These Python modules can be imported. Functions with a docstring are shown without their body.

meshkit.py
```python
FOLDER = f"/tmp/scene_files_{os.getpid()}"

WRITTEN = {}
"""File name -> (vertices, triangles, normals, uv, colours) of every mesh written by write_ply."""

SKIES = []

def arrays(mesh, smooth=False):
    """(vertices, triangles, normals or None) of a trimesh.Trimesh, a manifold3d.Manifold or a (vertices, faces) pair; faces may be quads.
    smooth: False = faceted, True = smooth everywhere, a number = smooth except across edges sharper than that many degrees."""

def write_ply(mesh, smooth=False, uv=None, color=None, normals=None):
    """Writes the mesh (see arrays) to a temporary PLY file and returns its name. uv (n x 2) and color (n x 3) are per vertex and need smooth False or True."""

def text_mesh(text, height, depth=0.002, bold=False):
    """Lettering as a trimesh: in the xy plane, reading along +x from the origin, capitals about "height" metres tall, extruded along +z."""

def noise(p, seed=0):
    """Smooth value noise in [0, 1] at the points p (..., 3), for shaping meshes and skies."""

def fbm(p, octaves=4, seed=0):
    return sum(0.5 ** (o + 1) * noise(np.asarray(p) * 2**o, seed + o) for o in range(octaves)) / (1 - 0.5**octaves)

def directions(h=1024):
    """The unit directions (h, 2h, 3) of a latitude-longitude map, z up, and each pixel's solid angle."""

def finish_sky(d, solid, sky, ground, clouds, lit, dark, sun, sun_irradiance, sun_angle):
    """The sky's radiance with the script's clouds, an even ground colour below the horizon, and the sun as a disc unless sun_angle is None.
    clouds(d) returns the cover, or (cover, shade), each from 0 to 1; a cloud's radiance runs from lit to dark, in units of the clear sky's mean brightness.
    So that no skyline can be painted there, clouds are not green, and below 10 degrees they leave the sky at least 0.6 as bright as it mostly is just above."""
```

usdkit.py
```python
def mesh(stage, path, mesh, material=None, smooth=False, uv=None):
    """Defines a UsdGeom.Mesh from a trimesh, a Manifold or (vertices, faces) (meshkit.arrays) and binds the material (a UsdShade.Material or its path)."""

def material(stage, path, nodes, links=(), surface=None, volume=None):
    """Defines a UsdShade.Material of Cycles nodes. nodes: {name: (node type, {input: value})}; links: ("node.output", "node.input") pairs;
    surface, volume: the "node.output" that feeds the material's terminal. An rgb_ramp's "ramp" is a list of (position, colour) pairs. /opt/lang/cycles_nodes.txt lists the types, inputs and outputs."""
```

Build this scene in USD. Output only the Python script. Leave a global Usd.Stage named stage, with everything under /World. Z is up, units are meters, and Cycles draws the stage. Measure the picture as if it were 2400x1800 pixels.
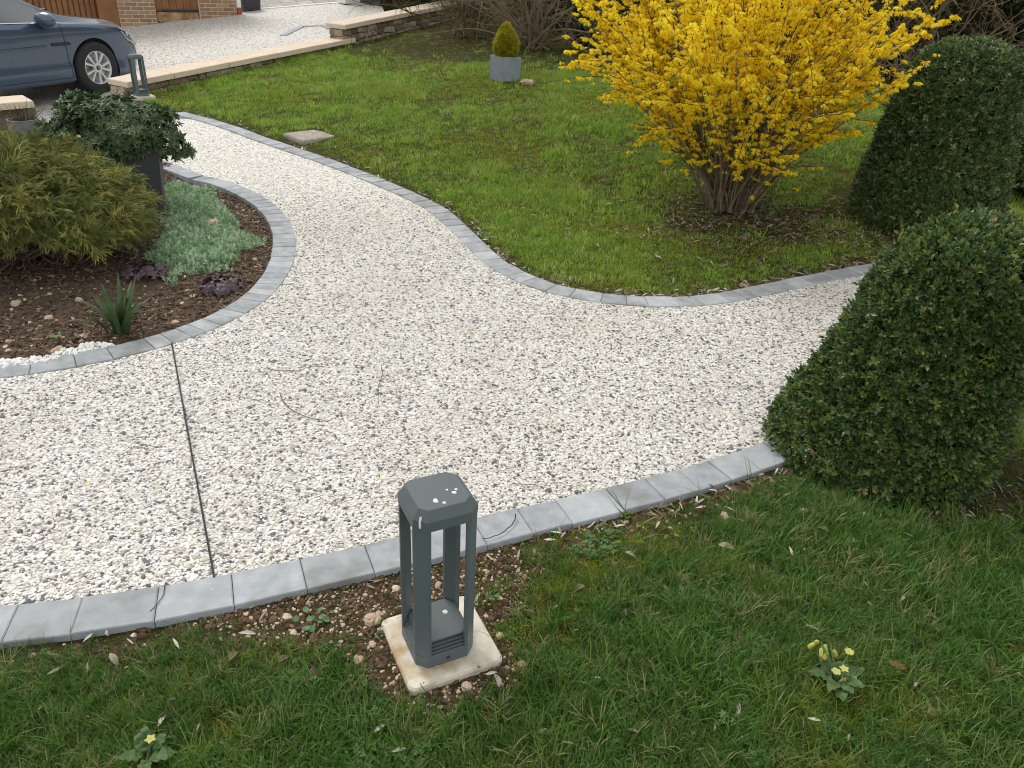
import math, random
import numpy as np, trimesh, usdkit, meshkit
from scipy.spatial import Delaunay, cKDTree
from scipy.spatial.transform import Rotation as Rot
from scipy.interpolate import PchipInterpolator, CubicSpline
from shapely.geometry import Polygon, LineString, Point
import shapely
from pxr import Usd, UsdGeom, UsdLux, UsdShade, Gf, Sdf, Vt

stage = Usd.Stage.CreateInMemory()
UsdGeom.SetStageUpAxis(stage, 'Z'); UsdGeom.SetStageMetersPerUnit(stage, 1.0)
UsdGeom.Xform.Define(stage, '/World'); UsdGeom.Scope.Define(stage, '/World/Looks')

# ------------------------------------------------------------------ camera
EYE = 1.65; PITCH = math.radians(29.0); ROLL = math.radians(3.2); FPX = 1800.0
fw = np.array([0, math.cos(PITCH), -math.sin(PITCH)]); up0 = np.array([0, math.sin(PITCH), math.cos(PITCH)]); rt0 = np.array([1.0, 0, 0])
rt = math.cos(ROLL) * rt0 + math.sin(ROLL) * up0; up = -math.sin(ROLL) * rt0 + math.cos(ROLL) * up0
cam = UsdGeom.Camera.Define(stage, '/World/camera')
cam.AddTransformOp().Set(Gf.Matrix4d(*[float(x) for r in (np.r_[rt, 0], np.r_[up, 0], np.r_[-fw, 0], np.r_[0, 0, EYE, 1]) for x in r]))
cam.CreateHorizontalApertureAttr(36.0); cam.CreateVerticalApertureAttr(27.0); cam.CreateFocalLengthAttr(36.0 * FPX / 2400)
cam.CreateClippingRangeAttr(Gf.Vec2f(0.05, 2000)); cam.CreateExposureAttr(0.57)

# ------------------------------------------------------------------ sky and sun (bright overcast)
SUN_EL, SUN_AZ = math.radians(52), math.radians(-40)          # azimuth from +y towards +x
dome = UsdLux.DomeLight.Define(stage, '/World/sky'); dome.CreateIntensityAttr(1.0)
sky_m = usdkit.material(stage, '/World/Looks/overcast_sky', {
    'sky': ('sky_texture', {'sky_type': 'single_scattering', 'sun_disc': False, 'sun_elevation': SUN_EL, 'sun_rotation': SUN_AZ, 'altitude': 100.0, 'air_density': 1.0, 'aerosol_density': 2.0}),
    'tc': ('texture_coordinate', {}),
    'n': ('noise_texture', {'scale': 2.2, 'detail': 5.0, 'roughness': 0.55}),
    'r': ('rgb_ramp', {'ramp': [(0.25, (5.2, 5.25, 5.3)), (0.6, (7.3, 7.3, 7.2)), (0.85, (9.1, 9.0, 8.7))]}),
    'm': ('mix_color', {'fac': 0.9, 'use_clamp': False}),
    'bg': ('background_shader', {'strength': 0.1})},
    [('tc.generated', 'n.vector'), ('n.fac', 'r.fac'), ('sky.color', 'm.a'), ('r.color', 'm.b'), ('m.result', 'bg.color')], surface='bg.background')
UsdShade.MaterialBindingAPI.Apply(dome.GetPrim()).Bind(sky_m)
dome.GetPrim().SetCustomDataByKey('kind', 'structure')
sun = UsdLux.DistantLight.Define(stage, '/World/sun')
sun.CreateIntensityAttr(0.4); sun.CreateAngleAttr(25.0); sun.CreateNormalizeAttr(True); sun.CreateColorAttr(Gf.Vec3f(1.0, 0.96, 0.9))
sd = np.array([math.sin(SUN_AZ) * math.cos(SUN_EL), math.cos(SUN_AZ) * math.cos(SUN_EL), math.sin(SUN_EL)])
sx = np.cross([0, 0, 1], sd); sx /= np.linalg.norm(sx); sy = np.cross(sd, sx)
sun.AddTransformOp().Set(Gf.Matrix4d(*[float(x) for r in (np.r_[sx, 0], np.r_[sy, 0], np.r_[sd, 0], [0, 0, 30, 1]) for x in r]))

# ------------------------------------------------------------------ terrain: level by the path, rising to the back
def sm(a, b, x):
    t = np.clip((np.asarray(x, float) - a) / (b - a), 0, 1); return t * t * (3 - 2 * t)
def h(X, Y):
    X = np.asarray(X, float); Y = np.asarray(Y, float)
    Xs = np.where(X > 0, 1.5 * np.tanh(X / 1.5), np.maximum(X, -14)); Yc = np.minimum(Y, 20)
    p = .08 * (Xs + 4.6) + .08 * (Yc - 8.6); k = .05
    return k * np.log1p(np.exp(np.clip(p / k, -50, 50))) * sm(4.5, 8, Y)
def hdrive(X, Y):                              # the drive lies lower than the garden, most by the parked car
    X = np.asarray(X, float); return h(X, Y) - .16 - .19 * sm(-4.2, -5.4, X) * (1 - sm(11, 13.5, Y))
GATEWAY = np.array([-4.6, 8.45])
def hpath(X, Y):                               # the path ramps down to the drive at the gateway
    d = np.hypot(np.asarray(X) - GATEWAY[0], np.asarray(Y) - GATEWAY[1])
    return h(X, Y) - .2 * (1 - sm(.15, 1.35, d))
def at(u, v, dz=0.0):                          # the ground point seen along one surveyed direction
    d = fw + rt * (u - 1200) / FPX - up * (v - 900) / FPX
    s = 1.0; zz = 0.0
    for _ in range(120):
        s = .5 * s + .5 * (zz + dz - EYE) / d[2]; zz = float(h(d[0] * s, d[1] * s))
    return np.array([d[0] * s, d[1] * s, EYE + d[2] * s])

# ------------------------------------------------------------------ materials
L = '/World/Looks/'
def mat(name, ramp, src='noise', scale=6.0, detail=4.0, rough=.7, spec=.4, trans=0.0, trans_col=None, bump=None, patch=None, metal=0.0, coat=0.0, patch2=None, patch_range=(.5, .62), interp=True, objvar=None):
    """ramp of colours driven by noise / object random / island random, an optional second colour in patches, optional bump and translucency"""
    n = {'g': ('geometry', {}), 'rp': ('rgb_ramp', {'ramp': ramp, 'interpolate': interp}), 'p': ('principled_bsdf', {'roughness': rough, 'specular_ior_level': spec, 'metallic': metal, 'coat_weight': coat})}
    l = []
    if src == 'noise':
        n['n'] = ('noise_texture', {'scale': scale, 'detail': detail}); l += [('g.position', 'n.vector'), ('n.fac', 'rp.fac')]
    elif src == 'object':
        n['o'] = ('object_info', {}); l += [('o.random', 'rp.fac')]
    elif src == 'island':
        l += [('g.random_per_island', 'rp.fac')]
    elif src == 'both':
        n['o'] = ('object_info', {}); n['ad'] = ('math', {'math_type': 'add'}); n['fr'] = ('math', {'math_type': 'fraction'})
        l += [('o.random', 'ad.value1'), ('g.random_per_island', 'ad.value2'), ('ad.value', 'fr.value1'), ('fr.value', 'rp.fac')]
    out = 'rp.color'
    for k, (pt, pr) in enumerate(((patch, patch_range), (patch2, (.5, .62)))):
        if pt:
            psc, pcol = pt[:2]; rng = pt[2] if len(pt) > 2 else pr
            n[f'pn{k}'] = ('noise_texture', {'scale': psc, 'detail': 3.0, 'roughness': .6}); st = pt[3] if len(pt) > 3 else 1.0; n[f'pr{k}'] = ('rgb_ramp', {'ramp': [(rng[0], (0, 0, 0)), (rng[1], (st, st, st))]})
            n[f'pm{k}'] = ('mix_color', {'b': pcol})
            n[f'pv{k}'] = ('mapping', {'location': (3.7 * k + 1.3, 7.1 * k, .4)})
            l += [('g.position', f'pv{k}.vector'), (f'pv{k}.vector', f'pn{k}.vector'), (f'pn{k}.fac', f'pr{k}.fac'), (f'pr{k}.color', f'pm{k}.fac'), (out, f'pm{k}.a')]; out = f'pm{k}.result'
    if objvar:
        n['ov'] = ('object_info', {}); n['or'] = ('rgb_ramp', {'ramp': [(0, (objvar[0],) * 3), (1, (objvar[1],) * 3)]}); n['om'] = ('mix_color', {'blend_type': 'multiply', 'fac': 1.0})
        l += [('ov.random', 'or.fac'), (out, 'om.a'), ('or.color', 'om.b')]; out = 'om.result'
    l += [(out, 'p.base_color')]
    if bump:
        n['bn'] = ('noise_texture', {'scale': bump[0], 'detail': 5.0}); n['b'] = ('bump', {'strength': bump[1], 'distance': bump[2]})
        l += [('g.position', 'bn.vector'), ('bn.fac', 'b.height'), ('b.normal', 'p.normal')]
    surf = 'p.BSDF'
    if trans:
        n['t'] = ('translucent_bsdf', {'color': trans_col or (.2, .3, .03)}); n['mx'] = ('mix_closure', {'fac': trans}); surf = 'mx.closure'
        l += [('p.BSDF', 'mx.closure1'), ('t.BSDF', 'mx.closure2')]
        if trans_col is None: l += [(out, 't.color')]
    return usdkit.material(stage, L + name, n, l, surface=surf)

M = {}
def aggregate(name, scale, tone=1.0, dark=.87):
    t = tone
    n = {'g': ('geometry', {}), 'v': ('voronoi_texture', {'feature': 'f1', 'scale': scale, 'randomness': 1.0}), 'e': ('voronoi_texture', {'feature': 'distance_to_edge', 'scale': scale, 'randomness': 1.0}),
         's': ('separate_color', {}), 'r': ('rgb_ramp', {'interpolate': False, 'ramp': [(0, (.66 * t, .64 * t, .6 * t)), (.3, (.6 * t, .575 * t, .52 * t)), (.5, (.7 * t, .69 * t, .655 * t)), (.68, (.46 * t, .42 * t, .35 * t)), (.78, (.34 * t, .33 * t, .31 * t)), (dark, (.12, .122, .128)), (.96, (.19, .19, .19))]}),
         'er': ('rgb_ramp', {'ramp': [(0, (.78, .76, .73)), (.07, (1, 1, 1))]}), 'm': ('mix_color', {'blend_type': 'multiply', 'fac': 1.0}),
         'n2': ('noise_texture', {'scale': .8, 'detail': 3.0}), 'r2': ('rgb_ramp', {'ramp': [(.3, (.93, .92, .9)), (.7, (1, 1, 1))]}), 'm2': ('mix_color', {'blend_type': 'multiply', 'fac': 1.0}),
         'b': ('bump', {'strength': .5, 'distance': .004}), 'p': ('principled_bsdf', {'roughness': .6, 'specular_ior_level': .35})}
    l = [('g.position', 'v.vector'), ('g.position', 'e.vector'), ('v.color', 's.color'), ('s.r', 'r.fac'), ('e.distance', 'er.fac'), ('r.color', 'm.a'), ('er.color', 'm.b'), ('g.position', 'n2.vector'), ('n2.fac', 'r2.fac'),
         ('m.result', 'm2.a'), ('r2.color', 'm2.b'), ('m2.result', 'p.base_color'), ('e.distance', 'b.height'), ('b.normal', 'p.normal')]
    return usdkit.material(stage, L + name, n, l, surface='p.BSDF')
M['path'] = aggregate('exposed_aggregate', 98, tone=1.02)
M['drive'] = aggregate('drive_aggregate', 60, tone=.95, dark=.88)
M['peb_white'] = mat('pebble_white', [(0, (.57, .54, .485)), (.3, (.65, .635, .595)), (.7, (.72, .71, .68)), (1, (.76, .755, .735))], 'object', rough=.6, patch=(1.3, (.56, .52, .45), (.45, .7), .45))
M['peb_beige'] = mat('pebble_beige', [(0, (.5, .43, .33)), (.5, (.43, .39, .33)), (1, (.33, .315, .29))], 'object', rough=.55)
M['peb_dark'] = mat('pebble_dark', [(0, (.07, .073, .08)), (.5, (.115, .118, .125)), (1, (.2, .2, .2))], 'object', rough=.5)
M['kerb'] = mat('blue_grey_stone', [(.3, (.31, .332, .352)), (.55, (.375, .397, .415)), (.7, (.43, .448, .46))], 'noise', scale=14, detail=8, rough=.8, objvar=(.78, 1.08), bump=(140, .5, .004), patch=(60, (.5, .43, .44), (.66, .72)), patch2=(6, (.2, .205, .19), (.5, .72), .8))
M['kerb_b'] = mat('blue_grey_stone_dark', [(.3, (.27, .292, .314)), (.55, (.335, .358, .38)), (.7, (.39, .41, .426))], 'noise', scale=17, detail=8, rough=.8, objvar=(.8, 1.08), bump=(140, .5, .004), patch=(60, (.48, .39, .4), (.66, .72)), patch2=(6, (.19, .19, .175), (.5, .72), .8))
M['joint'] = mat('joint_strip', [(0, (.02, .02, .02)), (1, (.035, .035, .035))], rough=.8)
M['soil'] = mat('garden_soil', [(.25, (.06, .038, .025)), (.5, (.11, .07, .045)), (.75, (.17, .115, .075))], 'noise', scale=22, detail=9, rough=.95, spec=.1, bump=(60, .9, .02), patch=(130, (.28, .21, .14), (.64, .72)))
M['bed'] = mat('bed_soil', [(.25, (.06, .042, .031)), (.5, (.105, .076, .055)), (.75, (.16, .12, .088))], 'noise', scale=30, detail=9, rough=.95, spec=.1, bump=(70, .9, .02), patch=(110, (.26, .2, .14), (.66, .74)))
M['turf'] = mat('turf_ground', [(.3, (.03, .042, .01)), (.5, (.05, .054, .016)), (.7, (.09, .075, .03))], 'noise', scale=12, detail=9, rough=.95, spec=.05, bump=(60, .9, .02))
M['turf_front'] = mat('turf_ground_front', [(.3, (.028, .034, .012)), (.5, (.045, .042, .018)), (.7, (.075, .055, .03))], 'noise', scale=20, detail=9, rough=.95, spec=.05, bump=(60, .9, .02))
GR = [(0, (.1, .195, .022)), (.35, (.19, .335, .034)), (.65, (.26, .415, .045)), (.88, (.36, .46, .075)), (1, (.55, .52, .22))]
M['grass'] = mat('lawn_grass_blades', GR, 'both', rough=.5, spec=.3, trans=.3, patch=(1.1, (.28, .31, .05), (.54, .74), .7), patch2=(2.3, (.36, .27, .06), (.66, .8), .8))
M['grass_front'] = mat('front_grass_blades', [(0, (.03, .08, .01)), (.35, (.054, .138, .015)), (.7, (.09, .196, .022)), (.88, (.15, .22, .04)), (1, (.32, .28, .14))], 'both', rough=.42, spec=.4, trans=.3, patch=(1.7, (.19, .21, .02), (.54, .72), .7))
M['moss'] = mat('moss', [(0, (.2, .26, .015)), (.6, (.32, .34, .025)), (1, (.42, .34, .05))], 'both', rough=.8, spec=.1, trans=.2)
M['box_leaf'] = mat('hedge_leaf', [(0, (.03, .062, .016)), (.5, (.06, .11, .027)), (.85, (.105, .162, .04)), (.97, (.17, .22, .06)), (1, (.26, .2, .09))], 'both', rough=.34, spec=.5, trans=.15)
M['box_tip'] = mat('hedge_young_leaf', [(0, (.08, .12, .02)), (.6, (.14, .185, .03)), (1, (.21, .23, .045))], 'both', rough=.4, spec=.45, trans=.25)
M['box_leaf2'] = mat('hedge_leaf_small', [(0, (.032, .062, .018)), (.5, (.07, .118, .032)), (.85, (.135, .185, .058)), (1, (.26, .29, .13))], 'both', rough=.33, spec=.5, trans=.15)
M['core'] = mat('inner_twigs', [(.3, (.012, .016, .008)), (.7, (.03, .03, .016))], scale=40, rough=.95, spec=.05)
M['rhodo'] = mat('rhododendron_leaf', [(0, (.03, .06, .02)), (.5, (.055, .1, .033)), (.9, (.09, .135, .05)), (1, (.12, .15, .045))], 'both', rough=.5, spec=.5, trans=.12)
M['laurel'] = mat('laurel_leaf', [(0, (.012, .026, .013)), (.6, (.022, .045, .02)), (1, (.05, .075, .04))], 'both', rough=.35, spec=.5, trans=.1)
M['juniper'] = mat('golden_conifer', [(0, (.09, .115, .03)), (.4, (.175, .205, .055)), (.75, (.28, .295, .08)), (1, (.43, .41, .12))], 'both', rough=.65, spec=.2, trans=.25)
M['juniper_in'] = mat('conifer_inner', [(.3, (.022, .022, .01)), (.7, (.055, .045, .02))], scale=50, rough=.95, spec=.05)
M['dwarf'] = mat('dwarf_conifer', [(0, (.2, .21, .012)), (.5, (.38, .35, .02)), (1, (.55, .47, .035))], 'both', rough=.6, trans=.25)
M['yellow'] = mat('forsythia_petal', [(0, (.8, .555, .011)), (.5, (.92, .72, .022)), (1, (.96, .82, .05))], 'both', rough=.6, spec=.2, trans=.4)
M['bark'] = mat('shrub_bark', [(.3, (.13, .1, .065)), (.6, (.21, .165, .11)), (.8, (.29, .235, .165))], scale=35, rough=.9, spec=.1, bump=(90, .5, .004))
M['twig'] = mat('twig_bark', [(0, (.07, .052, .034)), (1, (.15, .115, .075))], 'island', rough=.85, spec=.1)
M['bare'] = mat('bare_twig', [(0, (.11, .085, .045)), (.6, (.2, .16, .085)), (1, (.27, .22, .13))], 'island', rough=.85, spec=.1)
M['brown_leaf'] = mat('brown_hedge_leaf', [(0, (.035, .03, .014)), (.5, (.06, .055, .02)), (1, (.1, .085, .03))], 'both', rough=.7, spec=.2, trans=.15)
M['silver'] = mat('silver_leaf', [(0, (.14, .25, .11)), (.45, (.29, .43, .24)), (.8, (.48, .6, .42)), (1, (.65, .73, .6))], 'both', rough=.8, spec=.15, trans=.15)
M['heuchera'] = mat('purple_leaf', [(0, (.035, .02, .026)), (.5, (.07, .045, .055)), (1, (.15, .11, .125))], 'noise', scale=60, rough=.45, spec=.4, bump=(120, .4, .003))
M['iris'] = mat('strap_leaf', [(.3, (.04, .075, .026)), (.6, (.065, .11, .042)), (.8, (.095, .145, .06))], 'noise', scale=18, rough=.4, spec=.4, trans=.15)
M['primrose'] = mat('primrose_leaf', [(.3, (.07, .13, .045)), (.6, (.1, .175, .06)), (.8, (.14, .22, .085))], 'noise', scale=40, rough=.6, trans=.2, bump=(110, .9, .004))
M['seedling'] = mat('seedling_leaf', [(0, (.1, .2, .07)), (1, (.17, .28, .1))], 'island', rough=.6, trans=.2)
M['clover'] = mat('clover_leaf', [(0, (.05, .13, .03)), (1, (.1, .19, .05))], 'both', rough=.6, trans=.2)
M['pale_flower'] = mat('pale_yellow_flower', [(0, (.55, .55, .15)), (1, (.7, .68, .25))], 'island', rough=.6, trans=.3)
M['deep_flower'] = mat('deep_yellow_flower', [(0, (.8, .5, .02)), (1, (.85, .6, .04))], 'island', rough=.6, trans=.3)
M['dead_leaf'] = mat('dead_leaf', [(0, (.11, .075, .05)), (.35, (.19, .14, .095)), (.7, (.29, .23, .17)), (1, (.42, .37, .31))], 'object', rough=.7, spec=.2, trans=.1)
M['pale_leaf'] = mat('pale_dead_leaf', [(0, (.4, .36, .3)), (1, (.6, .58, .54))], 'object', rough=.6, spec=.3)
M['red_leaf'] = mat('russet_leaf', [(0, (.22, .09, .04)), (1, (.36, .17, .08))], 'object', rough=.7)
M['chip'] = mat('bark_chip', [(0, (.06, .038, .026)), (.5, (.12, .08, .055)), (1, (.23, .165, .115))], 'object', rough=.9, spec=.1)
M['flint'] = mat('flint_stone', [(.3, (.34, .25, .17)), (.55, (.48, .37, .26)), (.75, (.58, .5, .4))], scale=30, rough=.75, bump=(60, .4, .005))
M['stonelet'] = mat('soil_stone', [(0, (.3, .19, .11)), (.5, (.45, .34, .23)), (1, (.58, .5, .4))], 'object', rough=.8)
M['white_gravel'] = mat('white_gravel', [(0, (.62, .62, .6)), (1, (.75, .75, .73))], 'object', rough=.7)
M['alu'] = mat('anthracite_paint', [(.3, (.068, .088, .092)), (.7, (.082, .103, .108))], scale=5, rough=.48, spec=.4, bump=(500, .06, .001))
M['dropping'] = mat('dried_white', [(.3, (.5, .5, .48)), (.6, (.75, .75, .73))], scale=120, rough=.8)
M['concrete'] = mat('pale_concrete', [(.3, (.46, .41, .32)), (.5, (.56, .52, .43)), (.7, (.64, .6, .51))], scale=25, detail=9, rough=.85, bump=(180, .5, .004), patch=(9, (.4, .27, .12), (.56, .72)))
M['old_slab'] = mat('weathered_slab', [(.3, (.24, .21, .17)), (.6, (.33, .3, .25)), (.8, (.4, .37, .32))], scale=14, detail=8, rough=.9, bump=(90, .5, .004))
M['coping'] = mat('cream_coping', [(.3, (.53, .43, .32)), (.6, (.59, .49, .375)), (.8, (.63, .54, .425))], scale=7, detail=7, rough=.7, bump=(120, .2, .003), patch=(26, (.4, .32, .2), (.66, .78)))
M['rubble'] = mat('rubble_stone', [(0, (.15, .11, .075)), (.4, (.24, .185, .125)), (.8, (.33, .265, .19)), (1, (.4, .34, .26))], 'object', rough=.9, bump=(45, .8, .01), patch=(16, (.1, .085, .055), (.55, .7)))
M['mortar'] = mat('wall_mortar', [(.3, (.12, .095, .065)), (.7, (.22, .18, .13))], scale=20, rough=.95, bump=(60, .6, .01))
M['brick'] = mat('brick_face', [(0, (.22, .125, .07)), (.4, (.28, .17, .1)), (.75, (.34, .23, .145)), (1, (.19, .13, .09))], 'object', rough=.85, bump=(70, .4, .004), patch=(22, (.4, .3, .2), (.58, .75)))
M['brick_mortar'] = mat('brick_mortar', [(.3, (.56, .46, .34)), (.7, (.64, .54, .41))], scale=30, rough=.95)
M['timber'] = mat('brown_timber', [(.3, (.16, .068, .024)), (.6, (.215, .095, .034)), (.8, (.26, .12, .045))], scale=5, detail=6, rough=.6, bump=(60, .2, .003))
M['timber_worn'] = mat('worn_timber', [(.3, (.16, .075, .03)), (.5, (.3, .18, .085)), (.7, (.42, .3, .17))], scale=9, detail=7, rough=.75)
M['black'] = mat('black_iron', [(0, (.02, .02, .02)), (1, (.035, .035, .035))], rough=.6)
M['white_paint'] = mat('white_paint', [(.3, (.68, .68, .66)), (.7, (.76, .76, .74))], rough=.5)
M['red_paint'] = mat('red_paint', [(0, (.3, .05, .03)), (1, (.36, .07, .04))], rough=.6)
M['gate'] = mat('dark_gate_paint', [(.3, (.022, .03, .037)), (.7, (.03, .04, .048))], rough=.45)
M['paving'] = mat('terrace_stone', [(0, (.27, .25, .22)), (.5, (.34, .32, .28)), (1, (.41, .38, .34))], 'object', rough=.85, bump=(40, .4, .005), patch=(6, (.2, .19, .165), (.5, .7)))
M['dark_pot'] = mat('dark_grey_pot', [(.3, (.038, .04, .042)), (.7, (.052, .055, .058))], rough=.6)
M['grey_pot'] = mat('grey_pot', [(.3, (.105, .11, .11)), (.7, (.135, .14, .14))], rough=.6, bump=(60, .2, .003))
M['blue_pot'] = mat('blue_grey_pot', [(.3, (.15, .185, .205)), (.6, (.21, .245, .265)), (.8, (.29, .32, .33))], scale=9, detail=7, rough=.65, bump=(40, .3, .004))
M['board'] = mat('grey_edging_board', [(.3, (.07, .08, .085)), (.7, (.1, .11, .115))], scale=9, rough=.8)
M['car'] = mat('blue_grey_car_paint', [(0, (.042, .068, .108)), (1, (.048, .075, .117))], scale=300, rough=.3, spec=.5, metal=.55, coat=1.0)
M['carglass'] = mat('car_window', [(0, (.02, .026, .028)), (1, (.022, .028, .03))], rough=.03, spec=.9, coat=1.0)
M['chrome'] = mat('chrome', [(0, (.62, .63, .64)), (1, (.66, .67, .68))], rough=.18, metal=1.0)
M['alloy'] = mat('silver_alloy', [(0, (.52, .53, .54)), (1, (.58, .58, .59))], rough=.35, metal=.7)
M['tyre'] = mat('tyre_rubber', [(.3, (.016, .016, .017)), (.7, (.026, .026, .026))], scale=30, rough=.8, spec=.3)
M['blackplastic'] = mat('black_plastic', [(0, (.014, .015, .016)), (1, (.02, .021, .022))], rough=.45)
M['lamp'] = mat('headlamp', [(0, (.22, .24, .26)), (1, (.5, .52, .54))], scale=18, rough=.1, spec=.8, coat=1.0, metal=.3)
M['lampdark'] = mat('headlamp_inner', [(0, (.02, .022, .025)), (1, (.035, .036, .04))], rough=.2, coat=1.0)

# ------------------------------------------------------------------ object helpers
used = {}; LOC = {}
def numbered(parent, name):
    k = (str(parent), name); c = used.get(k, 0); used[k] = c + 1
    return f'{parent}/{name}' if c == 0 else f'{parent}/{name}_{c:03d}'
def say(p, label=None, cat=None, group=None, kind=None):
    for k, v in (('label', label), ('category', cat), ('group', group), ('kind', kind)):
        if v: p.SetCustomDataByKey(k, v)
    return p
def thing(name, label=None, cat=None, loc=(0, 0, 0), group=None, kind=None):
    path = numbered('/World', name); x = UsdGeom.Xform.Define(stage, path); loc = np.asarray(loc, float)
    x.AddTranslateOp().Set(Gf.Vec3d(*map(float, loc))); LOC[path] = loc
    say(x.GetPrim(), label, cat, group, kind); return path
def copy_of(name, src, label, cat, loc, group=None, rotz=0.0, rot=None, scale=1.0):
    path = numbered('/World', name); x = UsdGeom.Xform.Define(stage, path)
    x.AddTranslateOp().Set(Gf.Vec3d(*map(float, loc)))
    if rot is not None:
        q = Rot.from_matrix(rot).as_quat(); x.AddOrientOp().Set(Gf.Quatf(float(q[3]), float(q[0]), float(q[1]), float(q[2])))
    elif rotz: x.AddRotateZOp().Set(math.degrees(rotz))
    if scale != 1.0: x.AddScaleOp().Set(Gf.Vec3f(scale, scale, scale))
    x.GetPrim().GetReferences().AddInternalReference(src); x.GetPrim().SetInstanceable(True)
    say(x.GetPrim(), label, cat, group); return path
def VF(m):
    if isinstance(m, tuple):
        v, f = np.asarray(m[0], float), tri(m[1]); u, inv = np.unique(f, return_inverse=True)
        return (v, f) if len(u) == len(v) else (v[u], inv.reshape(f.shape))
    if hasattr(m, 'vertices'): return np.asarray(m.vertices, float), np.asarray(m.faces, int)
    return meshkit.arrays(m)[:2]
def part(parent, name, m, material, smooth=False, kind=None, label=None, local=False):
    path = numbered(parent, name); v, f = VF(m); base = LOC.get(parent, LOC.get('/'.join(str(parent).split('/')[:3]), np.zeros(3)))
    if not local: v = v - base
    p = usdkit.mesh(stage, path, trimesh.Trimesh(v, tri(f), process=False), material, smooth=smooth)
    say(p.GetPrim(), label, None, None, kind); return path
def whole(name, m, material, label=None, cat=None, group=None, kind=None, smooth=False):
    path = numbered('/World', name); v, f = VF(m)
    p = usdkit.mesh(stage, path, trimesh.Trimesh(v, tri(f), process=False), material, smooth=smooth)
    say(p.GetPrim(), label, cat, group, kind); return path
def tri(f):
    f = np.asarray(f, int)
    return np.vstack([f[:, [0, 1, 2]], f[:, [0, 2, 3]]]) if f.shape[1] == 4 else f
def join(ms):
    vs, fs, k = [], [], 0
    for m in ms:
        v, f = VF(m); f = tri(f); vs.append(v); fs.append(f + k); k += len(v)
    return np.vstack(vs), np.vstack(fs)
protoscope = UsdGeom.Scope.Define(stage, '/World/Looks/forms')
def instancer(path, protos, pos, R, scale, idx, kind='stuff', base=None):
    """protos: list of (mesh, material); pos (n,3); R (n,3,3) or Rotation; scale (n,)"""
    pi = UsdGeom.PointInstancer.Define(stage, path)
    targets = []
    for k, (m, mt) in enumerate(protos):
        pp = f'{path}/form_{k:03d}' if False else f'{path}/form_{k + 1:03d}'
        v, f = VF(m); usdkit.mesh(stage, pp, trimesh.Trimesh(v, tri(f), process=False), mt, smooth=False); targets.append(pp)
    pi.CreatePrototypesRel().SetTargets([Sdf.Path(t) for t in targets])
    pos = np.asarray(pos, float)
    if base is not None: pos = pos - base
    pi.CreatePositionsAttr(Vt.Vec3fArray.FromNumpy(pos.astype(np.float32)))
    q = (R if isinstance(R, Rot) else Rot.from_matrix(R)).as_quat()
    pi.CreateOrientationsAttr(Vt.QuathArray.FromNumpy(q.astype(np.float16)))
    s = np.asarray(scale, float); s = np.repeat(s[:, None], 3, 1) if s.ndim == 1 else s
    pi.CreateScalesAttr(Vt.Vec3fArray.FromNumpy(s.astype(np.float32)))
    pi.CreateProtoIndicesAttr(Vt.IntArray.FromNumpy(np.asarray(idx, np.int32)))
    say(pi.GetPrim(), kind=kind); return path
def cloud(parent, name, *a, **k):
    return instancer(numbered(parent, name), *a, base=LOC.get(parent, np.zeros(3)), **k)
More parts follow.
